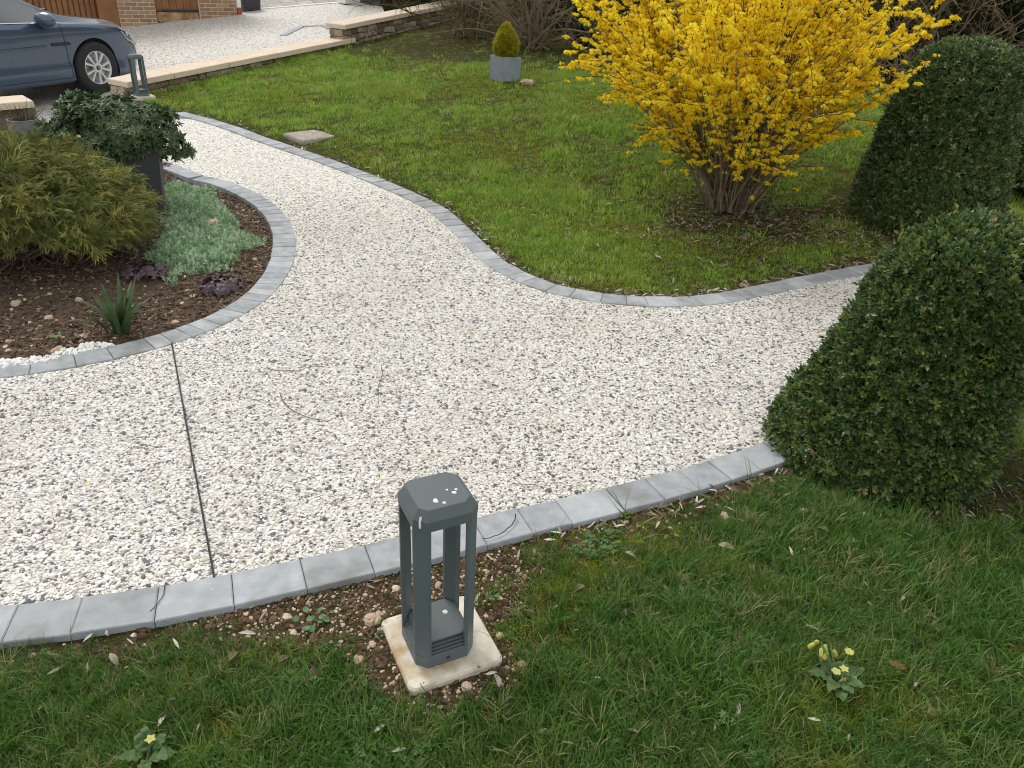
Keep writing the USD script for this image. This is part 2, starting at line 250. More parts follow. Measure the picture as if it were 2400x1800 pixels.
def frames(z, roll=None, rng=None):
    """rotations whose local z is the given direction, turned by roll about it"""
    z = np.asarray(z, float); z = z / np.linalg.norm(z, axis=1, keepdims=True)
    a = np.where(np.abs(z[:, 2:]) < .95, [0, 0, 1.0], [1.0, 0, 0]); x = np.cross(a, z); x /= np.linalg.norm(x, axis=1, keepdims=True); y = np.cross(z, x)
    if roll is None: roll = rng.uniform(0, 2 * np.pi, len(z))
    c, s = np.cos(roll)[:, None], np.sin(roll)[:, None]
    return np.stack([c * x + s * y, -s * x + c * y, z], -1)
def frames_y(y, nrm):
    """local y along y, local z near nrm"""
    y = y / np.linalg.norm(y, axis=1, keepdims=True); x = np.cross(y, nrm); x /= np.linalg.norm(x, axis=1, keepdims=True) + 1e-9; z = np.cross(x, y)
    return np.stack([x, y, z], -1)
def leaf(Ln, W, fold=.25, curl=.2, segs=4, shape=.9):
    """leaf along +y, facing +z"""
    t = np.linspace(0, 1, segs + 1); w = W / 2 * np.sin(np.pi * np.clip(t, 0, 1) ** shape); w[0] = W * .06; w[-1] = 0
    y = Ln * t; z = -curl * Ln * t * t
    v = []; f = []
    for i in range(segs + 1): v += [(-w[i], y[i], z[i] + fold * w[i]), (0, y[i], z[i]), (w[i], y[i], z[i] + fold * w[i])]
    for i in range(segs):
        a = 3 * i
        f += [(a, a + 1, a + 4), (a, a + 4, a + 3), (a + 1, a + 2, a + 5), (a + 1, a + 5, a + 4)]
    f = [q for q in f if not (q[1] == 3 * segs + 1 and False)]
    return np.array(v), np.array(f)
def placed(m, R, t, s=None):
    """copies of one small mesh merged: R (n,3,3), t (n,3), s (n,)"""
    v, f = VF(m); n = len(t); s = np.ones(n) if s is None else np.asarray(s)
    V = np.einsum('nij,kj->nki', R, v) * s[:, None, None] + np.asarray(t)[:, None]
    Fs = f[None] + (np.arange(n) * len(v))[:, None, None]
    return V.reshape(-1, 3), Fs.reshape(-1, 3)
def tube(P, r, sides=5, cap=False):
    p = np.asarray(P, float); t = np.gradient(p, axis=0); t /= np.linalg.norm(t, axis=1, keepdims=True) + 1e-12
    a = np.cross(t, np.where(np.abs(t[:, 2:]) < .9, [0, 0, 1.0], [1.0, 0, 0])); a /= np.linalg.norm(a, axis=1, keepdims=True) + 1e-12
    b = np.cross(t, a); ang = np.arange(sides) * 2 * np.pi / sides
    v = p[:, None] + np.broadcast_to(r, (len(p),))[:, None, None] * (np.cos(ang)[None, :, None] * a[:, None] + np.sin(ang)[None, :, None] * b[:, None])
    i, j = np.meshgrid(np.arange(len(p) - 1), np.arange(sides), indexing='ij')
    q = np.stack([i * sides + j, i * sides + (j + 1) % sides, (i + 1) * sides + (j + 1) % sides, (i + 1) * sides + j], -1).reshape(-1, 4)
    return v.reshape(-1, 3), np.vstack([q[:, [0, 1, 2]], q[:, [0, 2, 3]]])
def box(sx, sy, sz, c=(0, 0, 0), yaw=0.0, ch=0.0):
    """chamfered box centred on c"""
    if ch <= 0: m = trimesh.creation.box((sx, sy, sz))
    else:
        pts = []
        for s in np.array(np.meshgrid([-1, 1], [-1, 1], [-1, 1])).T.reshape(-1, 3):
            e = s * [sx / 2, sy / 2, sz / 2]
            for k in range(3):
                d = np.full(3, ch); d[k] = 0; pts.append(e - s * d)
        m = trimesh.convex.convex_hull(np.array(pts))
    c0, s0 = math.cos(yaw), math.sin(yaw); v = np.asarray(m.vertices); v = np.c_[v[:, 0] * c0 - v[:, 1] * s0, v[:, 0] * s0 + v[:, 1] * c0, v[:, 2]] + c
    return v, np.asarray(m.faces)
def hull(pts): m = trimesh.convex.convex_hull(np.asarray(pts)); return np.asarray(m.vertices), np.asarray(m.faces)
def boulder(rng, r, sub=1, flat=.7, rough=.25):
    m = trimesh.creation.icosphere(sub, 1.0); v = np.asarray(m.vertices); d = 1 + rough * (rng.random(len(v)) - .5) * 2
    v = v * d[:, None] * [1, rng.uniform(.65, .95), flat] * r
    return v, np.asarray(m.faces)
def smoothline(pts, step=.05):
    p = np.asarray(pts, float)[:, :2]; d = np.r_[0, np.cumsum(np.linalg.norm(np.diff(p, axis=0), axis=1))]
    s = np.arange(0, d[-1], step); c = np.stack([PchipInterpolator(d, p[:, k])(s) for k in (0, 1)], 1)
    for _ in range(12): c[1:-1] = .5 * c[1:-1] + .25 * (c[:-2] + c[2:])
    return np.vstack([c, p[-1:]])
def sheet(poly, spacing, zfun, extra=None):
    """a triangulated sheet over a polygon"""
    rng = np.random.default_rng(5); out = []
    for ring in [poly.exterior, *poly.interiors]:
        n = max(8, int(ring.length / spacing)); out += [ring.interpolate(k / n, normalized=True).coords[0] for k in range(n)]
    x0, y0, x1, y1 = poly.bounds; gx, gy = np.meshgrid(np.arange(x0, x1, spacing), np.arange(y0, y1, spacing * .87)); gx = gx + (np.arange(len(gx)) % 2)[:, None] * spacing / 2
    g = np.c_[gx.ravel(), gy.ravel()] + rng.uniform(-.1, .1, (gx.size, 2)) * spacing
    g = g[shapely.contains_xy(poly.buffer(-spacing * .4), g[:, 0], g[:, 1])]
    p = np.vstack([np.array(out), g]); t = Delaunay(p).simplices; c = p[t].mean(1)
    t = t[shapely.contains_xy(poly, c[:, 0], c[:, 1])]
    a, b, cc = p[t[:, 0]], p[t[:, 1]], p[t[:, 2]]; area = (b[:, 0] - a[:, 0]) * (cc[:, 1] - a[:, 1]) - (b[:, 1] - a[:, 1]) * (cc[:, 0] - a[:, 0])
    t[area < 0] = t[area < 0][:, ::-1]; t = t[np.abs(area) > 1e-9]
    return np.c_[p, zfun(p[:, 0], p[:, 1])], t
def scatter(poly, spacing, rng, jitter=.5):
    x0, y0, x1, y1 = poly.bounds; gx, gy = np.meshgrid(np.arange(x0, x1, spacing), np.arange(y0, y1, spacing))
    g = np.c_[gx.ravel(), gy.ravel()] + rng.uniform(-jitter, jitter, (gx.size, 2)) * spacing
    return g[shapely.contains_xy(poly, g[:, 0], g[:, 1])]
def in_view(P, margin=.06):
    q = np.asarray(P, float) - [0, 0, EYE]; z = q @ fw; u = 1200 + FPX * (q @ rt) / np.maximum(z, .01); v = 900 - FPX * (q @ up) / np.maximum(z, .01)
    m = margin * 2400; return (z > .2) & (u > -m) & (u < 2400 + m) & (v > -m) & (v < 1800 + m)
def nz(x, y, s, seed=0, oct=3): return meshkit.fbm(np.c_[np.asarray(x) * s, np.asarray(y) * s, np.zeros(len(np.asarray(x)))], oct, seed) - .5

# ------------------------------------------------------------------ the setting: outlines
near_line = smoothline([(-3.0, 1.02), (-2.2, 1.32), (-1.39, 1.535), (-1.08, 1.61), (-.85, 1.69), (-.62, 1.79), (-.35, 1.91), (-.09, 2.04), (.22, 2.18), (.57, 2.345), (.91, 2.54), (1.09, 2.65), (1.6, 3.0), (2.4, 3.5), (3.4, 4.05), (4.6, 4.7)])
lawn_line = smoothline([(-3.68, 8.23), (-3.07, 7.75), (-2.48, 7.2), (-1.63, 6.47), (-1.16, 6.02), (-.69, 5.5), (-.44, 5.0), (-.17, 4.41), (.0, 4.2), (.13, 4.08), (.29, 4.01), (.6, 3.94), (.84, 3.95), (1.08, 4.01), (1.48, 4.23), (1.87, 4.47), (2.24, 4.68), (2.9, 5.02), (3.7, 5.42), (4.6, 5.9)])
bed_line = smoothline([(-3.1, 2.45), (-2.6, 2.62), (-2.15, 2.78), (-1.99, 2.85), (-1.81, 2.97), (-1.62, 3.14), (-1.46, 3.36), (-1.36, 3.6), (-1.31, 3.9), (-1.33, 4.25), (-1.41, 4.62), (-1.53, 4.98), (-1.7, 5.32), (-1.92, 5.62), (-2.13, 5.84), (-2.37, 6.02), (-2.55, 6.1)], .04)
KW = .138
def offset(line, d):
    t = np.gradient(line, axis=0); t /= np.linalg.norm(t, axis=1, keepdims=True); return line + np.c_[-t[:, 1], t[:, 0]] * d
near_out = offset(near_line, -KW); lawn_out = offset(lawn_line, KW); bed_out = offset(bed_line, KW)
W0 = np.array([-4.53, 9.04]); W1 = np.array([-2.66, 12.11]); WD = (W1 - W0) / np.linalg.norm(W1 - W0); WN = np.array([WD[1], -WD[0]])   # WN points to the garden
W2 = W1 + WD * 6.0
STUB = np.array([-4.86, 7.72])
path_left = np.array([(-2.55, 6.1), (-2.95, 6.42), (-3.6, 6.95), (-4.7, 7.85)])
path_poly = Polygon(np.vstack([near_line, lawn_line[::-1], [(-4.5, 9.0), (-4.75, 8.9), (-4.95, 8.1)], path_left[::-1], bed_line[::-1]])).buffer(0)
drive_poly = Polygon([(-4.5, 9.0), *(W0 - WN * .05), ] if False else [tuple(W0 - WN * .1), tuple(W2 - WN * .1), (-.2, 22), (-16, 22), (-16, 1.5), (-9, 3.5), tuple(STUB - [.05, -.15]), (-4.9, 8.1)]).buffer(0)
lawn_poly = Polygon(np.vstack([lawn_out, [(6.5, 6.9), (9, 8.5), (9, 16), tuple(W2), tuple(W0 + WN * .02), (-4.45, 8.95)]])).buffer(0)
front_poly = Polygon(np.vstack([near_out, [(6, 5.2), (6, -2), (-3.6, -2), (-3.6, .9)]])).buffer(0)
bed_poly = Polygon(np.vstack([bed_out, path_left[1:2], [(-3.3, 6.2), (-4.2, 5.6), (-6, 4.6), (-6, 1.2), (-3.6, 2.2)]])).buffer(0)
left_lawn_poly = Polygon([(-2.95, 6.42), (-3.6, 6.95), (-4.7, 7.85), (-4.86, 7.6), (-8, 3.9), (-6, 4.6), (-4.2, 5.6), (-3.3, 6.2)]).buffer(0)

# lowest sheet: one ground to the horizon, always under every other surface
gx = np.unique(np.round(np.r_[-400, -200, -100, -60, -30, np.arange(-16, 14, .5), 30, 60, 100, 200, 400], 3)); gy = np.unique(np.round(np.r_[-300, -100, -40, -15, np.arange(-4, 24, .5), 40, 80, 150, 400], 3))
GX, GY = np.meshgrid(gx, gy); n1, n2 = GX.shape
idx = np.arange(n1 * n2).reshape(n1, n2); gf = np.stack([idx[:-1, :-1], idx[:-1, 1:], idx[1:, 1:], idx[1:, :-1]], -1).reshape(-1, 4)
whole('ground', (np.c_[GX.ravel(), GY.ravel(), h(GX.ravel(), GY.ravel()) - .6], gf), M['turf'], kind='structure', smooth=True)
def lawn_z(X, Y): return h(X, Y) - .022 + .03 * nz(X, Y, 1.6, 3) + .012 * nz(X, Y, 9, 4)
def front_z(X, Y):
    k = np.minimum(1, np.maximum(0, shapely.distance(shapely.points(X, Y), LineString(near_out)) / .25)); return -.021 + k * (.012 + .03 * nz(X, Y, 2.5, 6)) + .014 * nz(X, Y, 14, 7)
def bed_z(X, Y):
    d = shapely.distance(shapely.points(X, Y), LineString(bed_out)); return h(X, Y) - .03 + .05 * sm(.05, .9, d) + .03 * nz(X, Y, 3, 8) * sm(0, .3, d) + .02 * nz(X, Y, 16, 9)
whole('lawn', sheet(lawn_poly, .12, lawn_z), M['turf'], kind='structure', smooth=True)
whole('front_lawn', sheet(front_poly.intersection(Polygon([(-3.4, -1), (4, -1), (4, 5), (-3.4, 5)])), .035, front_z), M['turf_front'], kind='structure', smooth=True)
whole('left_lawn', sheet(left_lawn_poly, .12, lawn_z), M['turf'], kind='structure', smooth=True)
whole('flower_bed', sheet(bed_poly, .05, bed_z), M['bed'], kind='structure', smooth=True)
whole('drive', sheet(drive_poly, .3, hdrive), M['drive'], kind='structure', smooth=True)
path = thing('path', kind='structure')
part(path, 'paving', sheet(path_poly, .1, lambda X, Y: hpath(X, Y) - .003), M['path'], smooth=True)

# pebbles set in the path, where the photograph lets one see them singly
rng = np.random.default_rng(11)
def pebble_forms(rng, k):
    out = []
    for _ in range(k):
        v, f = boulder(rng, 1.0, 1, .34, .25); out.append((v, f))
    return out
near_peb = path_poly.intersection(Polygon([(-2.6, .8), (3.2, .8), (3.2, 6.2), (-2.6, 6.2)]))
P = scatter(near_peb.buffer(-.004), .0086, rng, .55); z = hpath(P[:, 0], P[:, 1]); P = np.c_[P, z - .0014]; P = P[in_view(P, .02) & (rng.random(len(P)) < 1 - sm(4.0, 6.1, P[:, 1]))]
n = len(P); big = rng.random(n)
kinds = np.where(big < .74, 0, np.where(big < .885, 1, 2)); form = rng.integers(0, 3, n)
tilt = np.c_[rng.normal(0, .16, (n, 2)), np.ones(n)]
cloud(path, 'pebbles', [(f, M[m]) for m in ('peb_white', 'peb_beige', 'peb_dark') for f in pebble_forms(np.random.default_rng(len(m)), 3)], P, frames(tilt, None, rng), rng.lognormal(math.log(.0046), .33, n).clip(.0026, .0105) * np.where(kinds == 2, 1.1, 1.0), kinds * 3 + form)
print('pebbles', n)
# dark expansion joint across the path
ja, jb = at(371 * 1.085, 742 * 1.085), at(463 * 1.085, 1249 * 1.085)
jd = (jb - ja)[:2]; jl = np.linalg.norm(jd); jy = math.atan2(jd[1], jd[0])
part(path, 'expansion_joint', box(jl, .0065, .02, (*((ja + jb)[:2] / 2), -.0035), jy), M['joint'])

# kerbs of single blue-grey blocks
def kerb(line, side, lens, seed, zf, drop=.09):
    rng = np.random.default_rng(seed); k = thing('kerb', kind='structure')
    ls = LineString(line); out = LineString(offset(line, side * KW)); s = 0.0; T = ls.length
    while s < T - .05:
        l = lens(s, rng); e = min(s + l, T); g = .0011
        p = [np.array(ls.interpolate(s + g).coords[0]), np.array(ls.interpolate(e - g).coords[0])]
        t0 = np.array(ls.interpolate(min(s + .03, T)).coords[0]) - np.array(ls.interpolate(max(s - .03, 0)).coords[0]); t1 = np.array(ls.interpolate(min(e + .03, T)).coords[0]) - np.array(ls.interpolate(max(e - .03, 0)).coords[0])
        nr = [np.array([-t[1], t[0]]) / np.linalg.norm(t) * side for t in (t0, t1)]; w = KW + rng.uniform(-.003, .003)
        q = [p[0], p[1], p[1] + nr[1] * w, p[0] + nr[0] * w]; c = np.mean(q, 0); zt = float(zf(*c)) + .003 + rng.uniform(-.0015, .0015); tl = rng.uniform(-.0015, .0015, 4)
        pts = []
        for j, v in enumerate(q):
            pts += [(*v, zt - drop), (*v, zt - .003 + tl[j]), (*(v + (c - v) / np.linalg.norm(c - v) * .0045), zt + tl[j])]
        part(k, 'kerb_block', hull(pts), M['kerb'] if rng.random() < .6 else M['kerb_b']); s = e
    return k
kerb(near_line, -1, lambda s, r: r.choice([.148, .165, .2]), 21, h)
kerb(lawn_line, 1, lambda s, r: r.choice([.12, .15, .18]), 22, h)
kerb(bed_line, 1, lambda s, r: r.uniform(.075, .1) if 1.6 < s < 4.3 else r.choice([.15, .18]), 23, h)
flag = thing('kerb', kind='structure', loc=(-2.95, 6.42, 0))
for a, b in zip(path_left[:-1], path_left[1:]):
    d = b - a; l = np.linalg.norm(d); k = int(l / .5) + 1
    for j in range(k):
        c = a + d * (j + .5) / k; o = np.array([-d[1], d[0]]) / l; e_ = d / l * (l / k / 2 - .003); q = [c + o * w_ + e_ * s_ for w_, s_ in ((.0, -1), (.0, 1), (.13, 1), (.13, -1))]; part(flag, 'kerb_block', hull([(*p, float(hpath(*p)) + z_) for p in q for z_ in (.006, -.09)]), M['kerb'])
# low board that holds the lawn where the path dips to the gateway
bd = thing('edging_board', 'dark grey edging board tapering beside the path below the distant lamp', 'edging board', (-4.1, 8.6, 0))
a, b = np.array([-4.42, 8.82]), np.array([-3.68, 8.25]); d = (b - a) / np.linalg.norm(b - a); nn = np.array([-d[1], d[0]]) * .035
za, zb = float(h(*a)) + .02, float(h(*b)) + .008
part(bd, 'board', hull([(*(a + s * nn), z) for s in (0, 1) for z in (za, za - .3)] + [(*(b + s * nn), z) for s in (0, 1) for z in (zb, zb - .3)]), M['board'])
th = thing('threshold', 'pale flat threshold stone between path and drive at the gateway', 'threshold stone', (-4.95, 8.2, 0))
part(th, 'slab', box(.42, .1, .1, (-4.93, 8.12, float(hpath(-4.93, 8.12)) - .03), .25, .006), M['old_slab'])
part(th, 'slab', box(.5, .1, .1, (-4.72, 8.62, float(hpath(-4.72, 8.62)) - .035), 1.2, .006), M['kerb'])
# ------------------------------------------------------------------ walls of rubble with cream coping
def wall(label, p0, p1, zt0, zt1, slabs, seed, thick=.27, cw=.34, ct=.06, end0=False):
    rng = np.random.default_rng(seed); d = p1 - p0; T = np.linalg.norm(d); d = d / T; nrm = np.array([d[1], -d[0]]); yaw = math.atan2(d[1], d[0])
    w = thing('garden_wall', label, 'wall', (*p0, float(h(*p0))))
    top = lambda s: zt0 + (zt1 - zt0) * s / T
    core = []
    for s in (0.012, T):
        for o in (-.02, -thick + .02): core += [(*(p0 + d * s + nrm * o), top(s) - ct - .004), (*(p0 + d * s + nrm * o), float(h(*(p0 + d * s))) - .45)]
    part(w, 'mortar_core', hull(core), M['mortar'])
    s = 0.0
    for ln in slabs:
        e = min(s + ln, T + .04); m = (s + e) / 2; a0, a1 = top(s), top(e); pts = []
        for ss, zz in ((s + .006, a0), (e - .006, a1)):
            for o in (.05, -thick - .05):
                pts += [(*(p0 + d * ss + nrm * o), zz - ct), (*(p0 + d * ss + nrm * o), zz - .006)]
        for ss, zz, q in ((s + .013, a0, 1), (e - .013, a1, -1)):
            for o in (.044, -thick - .044): pts.append((*(p0 + d * ss + nrm * o), zz))
        part(w, 'coping_slab', hull(pts), M['coping']); s = e
        if s > T: break
    # stones of the garden face and of the end
    s = 0.0; bands = 0
    zb = lambda s: float(h(*(p0 + d * s))) - .06
    s = 0
    rows = max(2, int((top(T * .3) - ct - zb(T * .3)) / .075)); c = 0
    for r in range(rows):
        s = rng.uniform(-.1, 0)
        while s < T and c < 230:
            ln = rng.uniform(.1, .26); a, b = max(s, .0), min(s + ln, T); s += ln
            if b - a < .05: continue
            m = (a + b) / 2; z0 = zb(m); z1 = top(m) - ct - .006; hh = (z1 - z0) / rows
            pts = []
            for x in (a + .006, b - .006):
                for z in (z0 + hh * r + .005, z0 + hh * (r + 1) - .005):
                    j = rng.uniform(-.011, .011, 2); dep = rng.uniform(.0, .022)
                    pts += [(*(p0 + d * (x + j[0]) + nrm * (dep - .004)), z + j[1] * .6), (*(p0 + d * x + nrm * -.06), z)]
            pts.append((*(p0 + d * m + nrm * rng.uniform(.012, .032)), z0 + hh * (r + .5)))
            part(w, 'wall_stone', hull(pts), M['rubble']); c += 1
    if end0:
        for r in range(rows + 2):
            o = -thick + .01
            while o < -.02:
                ln = rng.uniform(.09, .16); b = min(o + ln, 0); z0 = zb(0) - .2; z1 = top(0) - ct - .006; hh = (z1 - z0) / (rows + 2); pts = []
                for x in (o + .005, b - .005):
                    for z in (z0 + hh * r + .005, z0 + hh * (r + 1) - .005):
                        pts += [(*(p0 - d * rng.uniform(0, .02) + nrm * x), z + rng.uniform(-.006, .006)), (*(p0 + d * .06 + nrm * x), z)]
                part(w, 'wall_stone', hull(pts), M['rubble']); o += ln
    return w
wall('low rubble garden wall with cream coping slabs beside the parked car', W0, W1 + WD * .08, .225, .515, [.62, .8, .8, .8, .6, .2], 31, end0=True)
wall('higher stepped rubble wall with cream coping running towards the dark gate', W1 - WD * .1, W2, .695, 1.27, [.78, .8, .8, .8, .8, .8, .8, .8], 32, end0=True)
sd2 = np.array([-.72, -.69]); sd2 /= np.linalg.norm(sd2)
wall('short end of a cream coped wall at the left behind the flower pots', STUB, STUB + sd2 * 3, .255, .2, [.8, .8, .8, .8], 33, end0=True)

# ------------------------------------------------------------------ house front and outbuildings
def atd(u, v):
    p = at(u, v, -.16)
    for _ in range(3): p = at(u, v, float(hdrive(*p[:2]) - h(*p[:2])))
    return p
hb0, hb3 = atd(285, 65), atd(556, 35)
hd_ = (hb3 - hb0)[:2]; HL = np.linalg.norm(hd_); hd_ /= HL; hn = np.array([hd_[1], -hd_[0]]); hyaw = math.atan2(hd_[1], hd_[0])
HP = lambda s, o: hb0[:2] + hd_ * s + hn * o
house = thing('house', 'house front with brick piers, brown ribbed garage door and wooden door', 'house', (*hb0[:2], float(hb0[2])))
rng = np.random.default_rng(40); HT = 2.75
def hbox(s0, s1, o0, o1, z0, z1, ch=0.0):
    c = HP((s0 + s1) / 2, (o0 + o1) / 2); return box(s1 - s0, abs(o1 - o0), z1 - z0, (*c, (z0 + z1) / 2), hyaw, ch)
e1 = np.dot((atd(372, 57) - hb0)[:2], hd_); e2 = np.dot((atd(472, 45) - hb0)[:2], hd_)
cnt = 0
for s0, s1 in ((0, e1), (e2, HL)):
    part(house, 'pier', hbox(s0, s1, -.3, -.006, -.1, HT), M['brick_mortar'])
    BH, BL = .068, .215; r = 0; zz = .05
    while zz < HT - .07 and cnt < 290:
        x = s0 - (BL / 2 if r % 2 else 0)
        while x < s1 - .02:
            a, b = max(x, s0), min(x + BL, s1)
            if b - a > .03: part(house, 'brick', hbox(a + .005, b - .006, -.08, rng.uniform(.001, .006), zz, zz + BH - .016, .003), M['brick']); cnt += 1
            x += BL + .006
        zz += BH; r += 1
    if s0 == 0: pass
part(house, 'wooden_door', hbox(e1 + .004, e2 - .004, -.16, -.11, float(hdrive(*HP(e1, 0))) - .1, 2.2), M['timber'])
dz0 = float(hdrive(*HP((e1 + e2) / 2, 0)))
part(house, 'door_board', hbox(e1 + .02, e2 - .02, -.11, -.085, dz0 - .02, dz0 + .15, .004), M['timber_worn'])
k = 6
for i in range(k):
    w_ = (e2 - e1 - .02) / k; part(house, 'door_plank', hbox(e1 + .01 + i * w_ + .003, e1 + .01 + (i + 1) * w_ - .003, -.11, -.092, dz0 + .17, 2.15, .003), M['timber'])
part(house, 'hinge_strap', hbox(e1 + .12, e2 + .0, -.092, -.078, dz0 + .165, dz0 + .2, .003), M['black'])
part(house, 'lintel', hbox(0, HL, -.3, -.01, HT + .002, HT + .25), M['brick_mortar'])
part(house, 'garage_jamb', hbox(-.34, -.004, -.25, -.02, -.15, HT), M['timber'])
part(house, 'garage_door', hbox(-4.4, -.345, -.3, -.2, -.2, HT), M['timber'])
for i in range(44):
    a = -.36 - i * .09; part(house, 'garage_slat', hbox(a - .07, a, -.2, -.17, -.15, HT - .02, .006), M['timber'])
part(house, 'garage_lintel', hbox(-4.6, 0, -.3, -.01, HT + .002, HT + .25), M['timber'])
bs = HP(HL + .06, -.04); zb_ = float(hdrive(*bs))
dp = part(house, 'downpipe', tube([(*bs, zb_ + .12), (*bs, zb_ + 1.2), (*bs, zb_ + 2.6)], .045, 12), M['white_paint'], smooth=True)
part(house, 'downpipe_shoe', tube([(*bs, zb_ - .02), (*bs, zb_ + .06), (*bs, zb_ + .125)], .052, 12), M['red_paint'], smooth=True)
# terrace paving with its pale edge
ta, tb = atd(556, 27)[:2], atd(812, 6)[:2]; td = tb - ta; tl_ = np.linalg.norm(td); td /= tl_; tn = np.array([-td[1], td[0]])
ter = thing('terrace', kind='structure', loc=(*ta, float(hdrive(*ta))))
zt_ = lambda p: float(hdrive(*p)) + .012
rng = np.random.default_rng(41)
for i in range(7):
    for j in range(4):
        a, b = tl_ * i / 7 + .006, tl_ * (i + 1) / 7 - .006; o0, o1 = .1 + .62 * j + .006, .1 + .62 * (j + 1) - .006
        q = [ta + td * s + tn * o for s, o in ((a, o0), (b, o0), (b, o1), (a, o1))]
        part(ter, 'paving_slab', hull([(*p, zt_(p) + e) for p in q for e in (rng.uniform(0, .004), -.08)]), M['paving'])
q = [ta + td * s + tn * o for s, o in ((-.2, 0), (tl_ + .2, 0), (tl_ + .2, .1), (-.2, .1))]
part(ter, 'edge_strip', hull([(*p, zt_(p) + e) for p in q for e in (.006, -.08)]), M['white_gravel'])
# dark tub by the downpipe
pb = atd(583, 24)[:2]; zp = zt_(pb)
tub = thing('planter_tub', 'dark square planter tub standing beside the white downpipe', 'planter', (*pb, zp))
def tapered(cx, cy, z0, b, t, hh, yaw, wall_=.02, inner=.04):
    c, s = math.cos(yaw), math.sin(yaw); R2 = np.array([[c, -s], [s, c]]); sq = np.array([(-1, -1), (1, -1), (1, 1), (-1, 1)]) / 2
    rings = [(b * .98, 0), (b, .01), (t, hh - .004), (t - .006, hh), (t - 2 * wall_ + .006, hh), (t - 2 * wall_, hh - .004), (t - 2 * wall_ - .01, hh - inner)]
    V = np.vstack([np.c_[(sq * w) @ R2.T + [cx, cy], np.full(4, z0 + z)] for w, z in rings]); Fq = []
    for r in range(len(rings) - 1):
        for k in range(4): Fq.append((r * 4 + k, r * 4 + (k + 1) % 4, (r + 1) * 4 + (k + 1) % 4, (r + 1) * 4 + k))
    Fq += [(3, 2, 1, 0)]; return V, np.array(Fq)
def soilpatch(cx, cy, z, w, yaw):
    return box(w, w, .02, (cx, cy, z), yaw)
part(tub, 'tub', tapered(*pb, zp, .36, .42, .42, hyaw + .1), M['dark_pot']); part(tub, 'soil', soilpatch(*pb, zp + .375, .37, hyaw + .1), M['soil'])
# white gate post and dark gate
gp = atd(818, 8)[:2]; g0, g1 = atd(842, 4)[:2], atd(930, 21)[:2]; gd = g1 - g0; gd /= np.linalg.norm(gd); gyaw = math.atan2(gd[1], gd[0]); zg = float(hdrive(*gp))
post = thing('gate_post', 'white gate post at the far end of the terrace', 'gate post', (*gp, zg))
part(post, 'shaft', box(.3, .3, 1.7, (*gp, zg + .85), gyaw, .01), M['white_paint']); part(post, 'foot', box(.36, .36, .1, (*gp, zg + .05), gyaw, .01), M['white_paint']); part(post, 'cap', box(.38, .38, .06, (*gp, zg + 1.732), gyaw, .015), M['white_paint'])
gate = thing('driveway_gate', 'dark grey double gate with panelled leaves behind the wall', 'gate', (*g0, zg))
for i in range(2):
    c = g0 + gd * (.95 + 1.86 * i); z0 = float(hdrive(*c)) - .01
    lf = part(gate, 'gate_leaf', box(1.84, .04, 1.5, (*c, z0 + .75), gyaw, .004), M['gate'])
    gn = np.array([gd[1], -gd[0]])
    for zz, hh in ((.1, .14), (1.42, .12), (.7, .1)): part(lf, 'rail', box(1.83, .02, hh, (*(c + gn * .031), z0 + zz), gyaw, .004), M['gate'])
    for sgn in (-1, 1): part(lf, 'stile', box(.11, .02, 1.5, (*(c + gn * .0335 + gd * sgn * .86), z0 + .75), gyaw, .004), M['gate'])
# bluish edging stones let into the drive by the wall step
inl = thing('drive_edging', kind='structure', loc=(-4.1, 14.5, .3))
dd = [atd(663, 84)[:2], atd(707, 63)[:2], atd(757, 60)[:2], atd(775, 68)[:2]]
for a, b in zip(dd[:-1], dd[1:]):
    l_ = np.linalg.norm(b - a); c = (a + b) / 2; t_ = (b - a) / l_; o_ = np.array([-t_[1], t_[0]]) * .06; part(inl, 'edging_stone', hull([(*p, float(hdrive(*p)) + z_) for p in (a + o_, a - o_, b - o_, b + o_) for z_ in (.014, -.08)]), M['kerb'])

# ------------------------------------------------------------------ the parked car
CD = np.array([.375, .927]); CD /= np.linalg.norm(CD); CL = np.array([-CD[1], CD[0]])
wheel_ground = np.array([-5.90, 11.02]); car_o = wheel_ground + CL * .79; car_z = float(hdrive(*wheel_ground)) + .002
car = thing('parked_car', 'dark blue grey hatchback parked on the drive behind the wall', 'car', (*car_o, car_z))
def toworld(v):
    v = np.asarray(v, float); return np.c_[car_o[0] + v[:, 0] * CD[0] + v[:, 1] * CL[0], car_o[1] + v[:, 0] * CD[1] + v[:, 1] * CL[1], car_z + v[:, 2]]
def cpart(parent, name, m, mt, smooth=False, label=None):
    v, f = VF(m); return part(parent, name, (toworld(v), f), mt, smooth, label=label)
#      x     z_bot  z_top  z_waist w_bot w_waist w_top
ST = np.array([(-3.48, .40, .84, .76, .50, .62, .45), (-3.40, .30, .98, .78, .66, .76, .56), (-3.2, .24, 1.10, .93, .76, .84, .56), (-2.9, .22, 1.30, .935, .82, .885, .54), (-2.4, .2, 1.40, .93, .84, .90, .56), (-1.9, .2, 1.44, .92, .85, .905, .585), (-1.5, .2, 1.435, .91, .85, .905, .585),
    (-1.15, .2, 1.39, .90, .85, .905, .57), (-.85, .2, 1.25, .895, .85, .90, .60), (-.6, .2, 1.12, .89, .85, .895, .66), (-.4, .2, 1.01, .885, .85, .89, .74), (-.2, .2, .965, .875, .85, .885, .73), (.1, .2, .93, .855, .85, .88, .70), (.4, .2, .90, .83, .84, .86, .64), (.62, .2, .855, .76, .79, .82, .6), (.76, .2, .80, .68, .72, .77, .54), (.85, .22, .70, .58, .62, .68, .46), (.89, .3, .57, .5, .48, .52, .34)])
xs = np.r_[np.linspace(-3.48, -.9, 34), np.linspace(-.85, .89, 46)]; S = np.stack([PchipInterpolator(ST[:, 0], ST[:, k])(xs) for k in range(1, 7)], 1)
NV = 27
